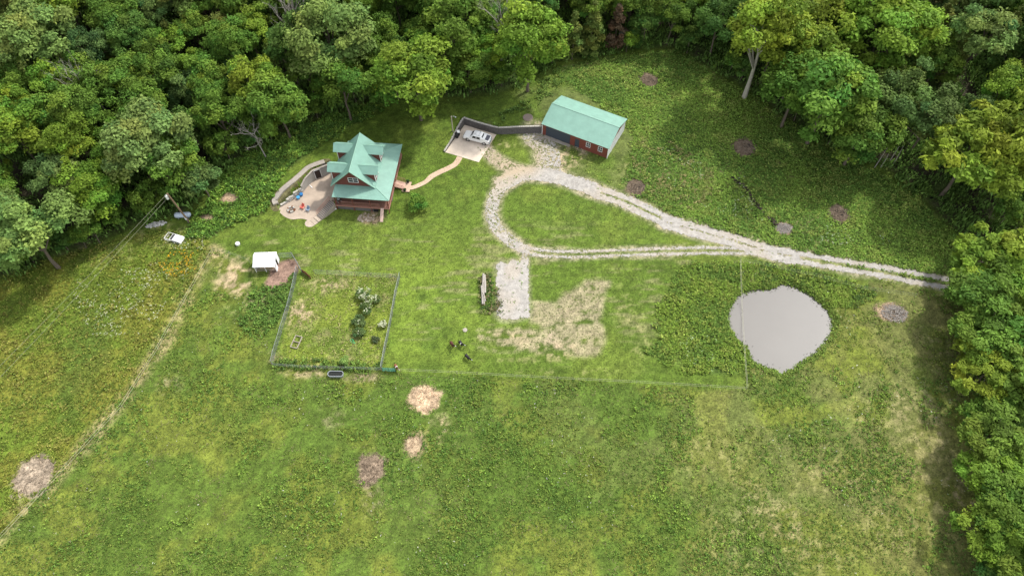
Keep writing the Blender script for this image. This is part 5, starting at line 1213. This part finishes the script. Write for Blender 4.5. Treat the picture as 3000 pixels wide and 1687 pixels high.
# brush and burn piles: sticks heaped on bare ground
def brush_pile(x, y, r_, label, seed, dark=.3, m=None):
    g = random.Random(seed); c = GD(x, y); e = empty('brush_pile', (c[0], c[1], c[2])); tag(e, label, 'brush pile', 'old brush and burn piles')
    for nm, mm, n in (('sticks', m or M_DEADB, int(170*r_)), ('charred_sticks', M_CHAR, int(170*r_*dark))):
        if n < 3: continue
        mb = MB()
        for _ in range(n):
            a = g.uniform(0, 6.28); q = math.sqrt(g.random())*r_; p = Vector((math.cos(a)*q, math.sin(a)*q*.8, .08+.45*(1-q/r_)*g.random())); b_ = g.uniform(0, 6.28); L_ = g.uniform(.25, .9)
            if nm[0] == 'c': p *= .6; p.x += r_*.25
            d = Vector((math.cos(b_)*L_, math.sin(b_)*L_, g.uniform(-.12, .12))); mb.tube([p-d/2, p+d/2], g.uniform(.02, .05), 4)
        o = mb.build(nm, mm, e); o['kind'] = 'stuff'
M_DEADB = mat('brown_sticks', (.24,.185,.135), .95, var=.3); M_CHAR = mat('charred_wood', (.035,.033,.035), .95)
brush_pile(1633, 203, 2.1, 'round brown brush pile in the weeds above the barn', 1, .15)
brush_pile(1878, 370, 2.1, 'grey and charred brush pile in the middle of the weed field', 2, .7)
brush_pile(1602, 470, 2.0, 'grey brown burn pile right below the barn corner beside the drive', 3, .5)
brush_pile(2110, 536, 2.1, 'brown burn pile with black embers in the lower right weed field', 4, .5)
brush_pile(1972, 575, 1.6, 'tan pile of cut wood at the end of the ditch above the drive', 5, .1, M_DEAD)
brush_pile(2250, 788, 2.2, 'flattened tan brush pile in the pasture right of the pond', 6, .12, M_DEAD)
# ditch in the weed field: dark earth and pale stones
dp = DP((1840,450),(1870,470),(1890,500),(1915,530),(1935,550),(1955,570)); g = random.Random(4); mb = MB()
for _ in range(70):
    k = g.randrange(len(dp)-1); t = g.random(); x = dp[k][0]+(dp[k+1][0]-dp[k][0])*t+g.uniform(-.3,.3); y = dp[k][1]+(dp[k+1][1]-dp[k][1])*t+g.uniform(-.3,.3); mb.obox(Vector((x, y, T(x,y)+.2)), g.uniform(.2,.6), g.uniform(.2,.4), .3, g.uniform(0,3))
tag(mb.build('ditch_stones', mat('dark_earth', (.05,.04,.03), .95, var=.4)), 'dark stones and earth along the narrow ditch through the weed field', 'stones', kind='stuff')
c = GD(1328, 296); mb = MB(); mb.lathe([(1.05,-.1),(1.05,.05),(.9,.08)], 22); tag(mb.build('stone_disk', mat('brown_gravel', (.20,.16,.14), .95, var=.3, vscale=8), None, loc=(c[0], c[1], c[2])), 'round brown mulch circle on the grass behind the block wall', 'mulch circle')
c = GD(1170, 830); mb = MB(); mb.lathe([(.42,-.05),(.40,.08),(.15,.12)], 9); tag(mb.build('flat_stone', M_CONCG, None, loc=(c[0], c[1], c[2])), 'flat grey stone on the lawn below the log pile', 'stone')
# ---------------------------------------------------------------- logs beside the gravel pad
for i, (x0, y0, x1, y1, r_, lab) in enumerate(((1213,742,1216,692,.16,'white weathered post, longest of the log pile'),(1220,740,1219,695,.20,'thick pale log on the right of the log pile'),(1214,768,1211,722,.13,'thin grey post at the left side of the log pile'),(1218,768,1215,722,.13,'thin grey post next to the leftmost one in the log pile'),(1222,762,1214,738,.09,'short stick lying slanted across the log pile'))):
    a = GD(x0, y0); b = GD(x1, y1); mb = MB(); z = .42+.12*(i == 4)
    mb.tube([(a[0], a[1], a[2]+z), ((a[0]+b[0])/2+.05, (a[1]+b[1])/2, a[2]+z+.05), (b[0], b[1], b[2]+z+.05)], [r_, r_*1.05, r_*.95], 9)
    tag(mb.build('log', M_DEAD if i % 2 else M_WOODP if False else M_DEAD), lab, 'log', 'logs stacked beside the gravel pad')
# ---------------------------------------------------------------- patio things
fc = U(854, 615); fp = empty('fire_pit', (fc[0], fc[1], .02)); tag(fp, 'ring of stones around a fire pit on the patio', 'fire pit')
g = random.Random(9)
for k in range(13):
    a = k*2*math.pi/13; mb = MB(); mb.obox(Vector((math.cos(a)*.62, math.sin(a)*.62, .15)), .30, .26, .30, a+g.uniform(-.2,.2)); mb.build('stone', M_STONE if k % 3 else M_RUST, fp)
mb = MB(); mb.lathe([(.5,.0),(.5,.06)], 14); mb.build('ash', mat('ash', (.22,.22,.22), .95, var=.5, vscale=9), fp)
mb = MB()
for k in range(5): a = k*1.3; mb.tube([(-.3*math.cos(a), -.3*math.sin(a), .12), (.3*math.cos(a), .3*math.sin(a), .25)], .05, 6)
mb.build('firewood', M_DEADB, fp)
def chair(x, y, rz, m, label):
    e = empty('patio_chair', (x, y, .02), rz); tag(e, label, 'chair', 'plastic chairs on the patio')
    mb = MB()
    for k in range(5): mb.box(-.27+k*.11, -.18+k*.11, -.25, .28, .36, .39)
    mb.build('seat', m, e); mb = MB()
    for k in range(5): mb.hexa([(-.27+k*.11,.26,.40),(-.18+k*.11,.26,.40),(-.18+k*.11,.30,.40),(-.27+k*.11,.30,.40),(-.29+k*.12,.48,.98),(-.19+k*.12,.48,.98),(-.19+k*.12,.52,.98),(-.29+k*.12,.52,.98)])
    mb.build('backrest', m, e)
    for sx in (-1, 1):
        mb = MB(); mb.box(sx*.33-.06, sx*.33+.06, -.30, .35, .56, .59); mb.build('armrest', m, e)
        for yy in (-.24, .28): mb = MB(); mb.box(sx*.31-.03, sx*.31+.03, yy-.03, yy+.03, 0, .557); mb.build('leg', m, e)
cc = U(887, 611); chair(cc[0], cc[1], R(-25), M_CORAL, 'coral red slatted chair on the patio by the fire pit')
cc = U(903, 618); chair(cc[0], cc[1], R(-20), M_STEELB, 'blue grey slatted chair on the patio near the stairs')
for px, py, m, lab in ((875, 582, mat('light_blue', (.06,.30,.55), .4), 'light blue tub on the patio beside the stone wall'), (884, 573, M_BLUE, 'dark blue tub under the white boards on the patio')):
    c = U(px, py); e = empty('plastic_tub', (c[0], c[1], .02)); tag(e, lab, 'tub'); mb = MB(); mb.lathe([(.26,0),(.33,.45),(.35,.47),(.32,.48),(.27,.1)], 16); mb.build('shell', m, e); mb = MB(); mb.lathe([(.33,.478),(.35,.50),(.2,.52)], 16); mb.build('lid', m, e)
c = U(885, 566); 
for k, (dx, dy, rz, L_, lab) in enumerate(((-.55,.35,-.9,1.3,'white board leaning left over the blue tub'),(-.3,.45,-1.0,1.4,'white board leaning in the middle over the blue tub'),(.1,.3,-1.75,1.3,'white board leaning right over the blue tub'),(1.5,1.6,-.85,1.0,'white board lying by the foot of the concrete wall'))):
    mb = MB(); mb.obox(Vector((c[0]+dx, c[1]+dy, .55 if k < 3 else .12)), L_, .14, .05, rz, ry=.45 if k < 3 else 0); tag(mb.build('board', M_WHITE), lab, 'board', 'white boards beside the patio wall')
c = U(872, 561, .4); pl = empty('potted_plant', (c[0], c[1], .25)); tag(pl, 'yellow green plant in a dark pot by the patio wall', 'plant')
mb = MB(); mb.lathe([(.25,0),(.34,.5),(.30,.5)], 14); mb.build('pot', M_BLACK, pl)
leaf_clumps('foliage', np.zeros(26)+rng.normal(0,.2,26), rng.normal(0,.2,26), np.full(26,.45), np.full(26,.8), np.full(26,.5), 6, np.tile([[.17,.20,.03]], (26,1)), wid=.2, parent=pl)
for k, (lx, ly, lab) in enumerate(((W+1.9, 7.45, 'dark planter at the upper side of the porch steps'), (W+1.65, 5.35, 'dark planter at the lower side of the porch steps'))):
    c = house_w(lx, ly); zz = T(c[0], c[1])+.1; p = empty('planter', (c[0], c[1], zz)); tag(p, lab, 'planter', 'planters beside the porch steps')
    mb = MB(); mb.lathe([(.22,0),(.32,.42),(.28,.42)], 14); mb.build('pot', M_BLACK, p); leaf_clumps('foliage', rng.normal(0,.1,9), rng.normal(0,.1,9), np.full(9,.36), np.full(9,.25), np.full(9,.24), 6, np.tile([[.05,.10,.03]], (9,1)), parent=p)
# grill and bench on the corner of the porch
c = house_w(.75, .95); gr = empty('grill', (c[0], c[1], DZ), R(40)); tag(gr, 'small grey barbecue on the left porch corner', 'grill'); mb = MB(); mb.box(-.35,.35,-.25,.25,.55,.8); mb.build('firebox', M_BLACK, gr); mb = MB(); mb.lathe([(.30,0),(.24,.18),(.1,.24)], 12, c=(0,0,.802)); mb.build('lid', M_GALV, gr)
for a_, b_ in ((-1,-1),(1,-1),(1,1),(-1,1)): mb = MB(); mb.box(a_*.3-.03,a_*.3+.03,b_*.2-.03,b_*.2+.03,0,.548); mb.build('leg', M_GALV, gr)
c = Vector((-34.75, 88.3, .02)); bn = empty('bench', tuple(c), R(48)); tag(bn, 'pale tan bench against the left side of the house', 'bench'); mb = MB(); mb.box(-.7,.7,-.25,.25,.42,.50); mb.build('seat', M_CONC, bn)
for s in (-.5,.5): mb = MB(); mb.box(s-.06,s+.06,-.2,.2,0,.418); mb.build('leg', M_CONC, bn)
c = GD(922, 548); rubble('flagstones', c[0], c[1], 1.7, 1.0, 70, .34, M_CONC, 'tan broken stones on the lawn below the front porch', 'stones', .03, 8, 0, .25)
for k, (px, py, lab) in enumerate(((973.5, 618, 'white ball shaped stone on the grass at the left basement corner'), (984, 613, 'small white stone against the basement wall'))):
    c = G(px, py); mb = MB(); mb.lathe([(.05,0),(.16,.08),(.16,.2),(.05,.28)], 9); tag(mb.build('white_stone', M_WHITE, None, True, loc=c), lab, 'stone')
# ---------------------------------------------------------------- stock tank
c = U(985, 1099); e = empty('stock_tank', (c[0], c[1], T(*c)), R(-1)); tag(e, 'oval galvanised stock tank at the lower garden fence', 'stock tank')
def oval(L_, w, n=28):
    out = []
    for k in range(n):
        a = 2*math.pi*k/n; cx = (L_/2-w/2)*(1 if math.cos(a) > 0 else -1); out.append((cx+math.cos(a)*w/2, math.sin(a)*w/2))
    return out
o1 = oval(2.55,1.0); o0 = oval(2.45,.92); oi = oval(2.43,.88); n_ = len(o1); mb = MB(); base = len(mb.v)
mb.v += [(x,y,0) for x,y in o0]+[(x,y,.6) for x,y in o1]+[(x,y,.62) for x,y in oval(2.62,1.07)]+[(x,y,.62) for x,y in oi]+[(x,y,.12) for x,y in oi]
for k in range(4):
    for j in range(n_): a_, b_ = k*n_+j, k*n_+(j+1) % n_; mb.f.append((a_, b_, b_+n_, a_+n_)); mb.m.append(0)
mb.f.append(tuple(4*n_+j for j in range(n_))); mb.m.append(0); mb.build('shell', M_GALV, e)
mb = MB(); mb.poly([(x*.99,y*.99,.42) for x,y in oi]); mb.build('tank_water', mat('dark_water', (.02,.022,.02), .1), e)
# raised bed frame
c = U(869, 1003); e = empty('raised_bed', (c[0], c[1], T(*c)), R(-14)); tag(e, 'empty weathered wooden raised bed frame in the fenced garden', 'raised bed')
for (x0,x1,y0,y1) in ((-.62,.62,-1.15,-1.07),(-.62,.62,1.07,1.15),(-.62,-.54,-1.067,1.067),(.54,.62,-1.067,1.067),(-.538,.538,-.04,.04)):
    mb = MB(); mb.box(x0,x1,y0,y1,-.02,.32); mb.build('board', M_WOOD, e)
# green hose
c = U(1030, 1000); mb = MB(); pts = [(c[0]+.35*math.cos(t*1.1)+t*.06, c[1]+.35*math.sin(t*.9)-t*.03, T(*c)+.28) for t in np.linspace(0, 9, 30)]; mb.tube(pts, .035, 5); tag(mb.build('garden_hose', mat('green_hose', (.05,.42,.16), .5)), 'bright green garden hose lying in the fenced garden', 'hose')
# ---------------------------------------------------------------- fences
def wire_panel(parent, a, b, h, dx=.16, rows=8, r_=.006, m=None):
    a = Vector(a); b = Vector(b); L_ = (b-a).length; n = max(1, int(L_/dx)); mb = MB()
    for k in range(rows+1):
        z = Vector((0,0,.05+(h-.05)*k/rows)); mb.tube([a+z, b+z], r_*(1.6 if k in (0, rows) else 1), 3, caps=False)
    for k in range(n+1):
        p = a+(b-a)*k/n; mb.tube([p+Vector((0,0,.05)), p+Vector((0,0,h))], r_, 3, caps=False)
    return mb.build('wire_mesh', m or M_WIRE, parent)
def mesh_fence(label, px, h=1.35, post_m=None, m=None, r_=.006, top=False, group='wire garden fences', sp=2.3):
    P = [G(*p) for p in px]; e = empty('wire_fence', P[0]); tag(e, label, 'fence', group); o = Vector(P[0])
    for i in range(len(P)-1):
        a, b = Vector(P[i])-o, Vector(P[i+1])-o; n = max(1, round((b-a).length/sp))
        for k in range(n):
            p, q = a+(b-a)*k/n, a+(b-a)*(k+1)/n; wire_panel(e, p, q, h, r_=r_, m=m)
            mb = MB(); mb.tube([(p.x,p.y,p.z-.3),(p.x+random.uniform(-.06,.06),p.y,p.z+h+.08)], .035, 6); mb.build('post', post_m or M_GALV, e)
            if top: mb = MB(); mb.tube([p+Vector((0,0,h)), q+Vector((0,0,h))], .02, 5); mb.build('top_rail', M_GALV, e)
    p = Vector(P[-1])-o; mb = MB(); mb.tube([(p.x,p.y,p.z-.3),(p.x,p.y,p.z+h+.1)], .04, 6); mb.build('post', post_m or M_GALV, e); return e
mesh_fence('wire mesh fence down the left side of the garden', [(873,792),(862,845),(848,900),(825,975),(805,1040),(799,1068)], 1.5, r_=.010, top=True)
mesh_fence('wire fence around the shelter pen, upper right', [(812,756),(859,753),(876,782),(886,800)], 1.4, r_=.009, top=True)
mesh_fence('wire mesh fence down the right side of the garden', [(1172,812),(1160,865),(1150,920),(1140,975),(1128,1030),(1118,1084)], 1.5, r_=.010, top=True)
mesh_fence('thin wire fence across the top of the garden', [(921,802),(1000,806),(1080,811),(1166,815)], 1.35, M_POLE, r_=.006)
mesh_fence('low wire fence along the bottom of the garden', [(799,1072),(880,1078),(1000,1082),(1118,1085)], 1.1, M_POLE, r_=.006)
mesh_fence('short green mesh fence panel beside the garden corner', [(1120,1086),(1160,1088)], 1.1, M_BLACK, mat('green_mesh', (.07,.24,.17), .7), .022, sp=1.1)
P = [G(884,796), G(898,805), G(911,817)]; e = empty('board_fence', P[0]); tag(e, 'short rusty brown board fence at the upper left garden corner', 'fence')
for i in range(2):
    a, b = Vector(P[i])-Vector(P[0]), Vector(P[i+1])-Vector(P[0]); ang = math.atan2(b.y-a.y, b.x-a.x)
    for k in range(4):
        mb = MB(); c = (a+b)/2+Vector((0,0,.15+k*.24)); mb.obox(c, (b-a).length, .04, .20, ang); mb.build('board', M_RUST, e)
    mb = MB(); mb.tube([(b.x,b.y,-.2),(b.x,b.y,1.15)], .05, 6); mb.build('post', M_RUST, e)
def tape_fence(label, px, h=1.15, wires=(.55, 1.1), sp=9, pr=.025, m=None, wr=.014, posts=None):
    P = [G(*p) for p in px]; e = empty('electric_fence', P[0]); tag(e, label, 'fence', 'electric tape fences'); o = Vector(P[0])
    for w in wires:
        mb = MB(); pts = []
        for i in range(len(P)-1):
            n = 6
            for k in range(n+(i == len(P)-2)): p = Vector(P[i]).lerp(Vector(P[i+1]), k/n)-o; pts.append(p+Vector((0,0,w)))
        mb.tube(pts, wr, 4); mb.build('tape', m or M_TAPE, e)
    for p in (posts or px):
        p = Vector(G(*p))-o; mb = MB(); mb.tube([(p.x,p.y,p.z-.3),(p.x,p.y,p.z+h+.15)], pr, 5); mb.build('post', M_TAPE, e)
D2 = lambda L_: [(x*1.1646, y*1.1646) for x, y in L_]
tape_fence('electric fence running down the left side of the pasture to the lower left', D2([(540,632),(465,762),(400,880),(310,1024),(175,1172),(58,1298),(-60,1425)]), wr=.018)
tape_fence('electric fence from the garden corner along the lower edge of the yard', D2([(1003,935),(1150,941),(1300,950),(1600,965),(1877,981)]), wr=.015)
tape_fence('electric fence crossing the left end of the pond', D2([(1877,981),(1871,900),(1864,790),(1862,725),(1860,658)]), wr=.018)
tape_fence('thin wire fence between the pond bank and the drive', D2([(1860,658),(1965,680),(2060,700),(2170,730),(2300,748)]), m=M_WIRE, wr=.012)
tape_fence('short electric fence from the field corner to the white shelter', D2([(540,632),(580,642),(628,660)]), m=M_WIRE, wr=.012)
# ---------------------------------------------------------------- ponies on the lawn
def pony(x, y, rz, coat, mane, label, head=.35, sc=1.0, turn=0.5, belt=None):
    e = empty('pony', (x, y, T(x, y)), rz); e.scale = (sc,)*3; tag(e, label, 'pony', 'small ponies near the garden fence')
    # joints: x forward
    J = dict(hip=(-.50,0,.88), back=(-.12,0,.84), sh=(.34,0,.88), nk=(.60,turn*.10,.86+head*.30), poll=(.86,turn*.28,.70+head*.75), muz=(.98,turn*.46,.42+head*.80))
    vs = [J['back'], J['hip'], J['sh'], J['nk'], J['poll'], J['muz']]; rs = [.27,.25,.24,.15,.12,.065]; ed = [(0,1),(0,2),(2,3),(3,4),(4,5)]
    for side in (-1, 1):
        n = len(vs); vs += [(-.48,side*.13,.62),(-.62,side*.14,.36),(-.54,side*.14,.10),(-.50,side*.14,.02)]; rs += [.13,.055,.045,.06]; ed += [(1,n),(n,n+1),(n+1,n+2),(n+2,n+3)]
        n = len(vs); vs += [(.38,side*.13,.60),(.38,side*.13,.34),(.37,side*.13,.10),(.41,side*.13,.02)]; rs += [.11,.05,.042,.06]; ed += [(2,n),(n,n+1),(n+1,n+2),(n+2,n+3)]
    me = bpy.data.meshes.new('body'); me.from_pydata(vs, ed, []); o = link('body', me, e)
    md = o.modifiers.new('skin', 'SKIN'); sv = me.skin_vertices[0].data if len(me.skin_vertices) else None
    if sv is None:
        import bmesh as bm_; b = bm_.new(); b.from_mesh(me); lay = b.verts.layers.skin.verify()
        b.to_mesh(me); b.free(); sv = me.skin_vertices[0].data
    for i, r_ in enumerate(rs): sv[i].radius = (r_, r_); sv[i].use_root = (i == 0)
    md.use_smooth_shade = True; s2 = o.modifiers.new('sub', 'SUBSURF'); s2.levels = 2; s2.render_levels = 2; me.materials.append(coat)
    mb = MB(); p, q = Vector(J['sh'])+Vector((0,0,.2)), Vector(J['poll'])+Vector((-.02,0,.12)); mb.tube([p, (p+q)/2+Vector((-.03,0,.06)), q], [.05,.08,.05], 6); mb.build('mane', mane, e)
    mb = MB(); h = Vector(J['hip']); mb.tube([h+Vector((-.20,0,.06)), h+Vector((-.34,0,-.15)), h+Vector((-.36,.02,-.5))], [.05,.07,.03], 6); mb.build('tail', mane, e)
    mb = MB(); pl_ = Vector(J['poll'])
    for s in (-1, 1): mb.tube([pl_+Vector((-.02,s*.06,.08)), pl_+Vector((-.02,s*.08,.20))], [.035,.008], 5)
    mb.build('ears', coat, e)
    mb = MB(); a, b = Vector(J['poll']), Vector(J['muz']); mb.tube([a.lerp(b,.25)+Vector((.05,0,.075)), a.lerp(b,.95)+Vector((.035,.0,.045))], [.045,.05], 6); mb.build('white_blaze', M_WHITE, e)
    if belt:
        mb = MB(); mb.tube([(.20,0,.87),(.30,0,.875)], [.275,.262], 14); mb.build('white_patch', M_WHITE, e)
M_BLK = mat('black_coat', (.018,.016,.018), .6); M_BAY = mat('bay_coat', (.085,.028,.020), .6); M_CHES = mat('chestnut_coat', (.20,.07,.035), .6)
c = U(1324, 1021); pony(c[0], c[1]+.5, R(-62), M_BAY, M_BLK, 'dark reddish brown small pony, left of the close pair on the lawn', .8, .95, .8)
c = U(1350, 1018); pony(c[0], c[1]+.5, R(-55), M_BLK, M_BLK, 'black small pony with white band, right of the close pair on the lawn', .6, .92, .8, True)
c = U(1369, 1058); pony(c[0], c[1]+.5, R(-50), M_BLK, M_BLK, 'black small pony grazing alone below the close pair', .0, .92, .7)
c = U(1161, 1083); pony(c[0], c[1]+.3, R(-60), M_CHES, M_BLK, 'brown and white small pony at the lower right garden corner', .3, .85, .6, True)
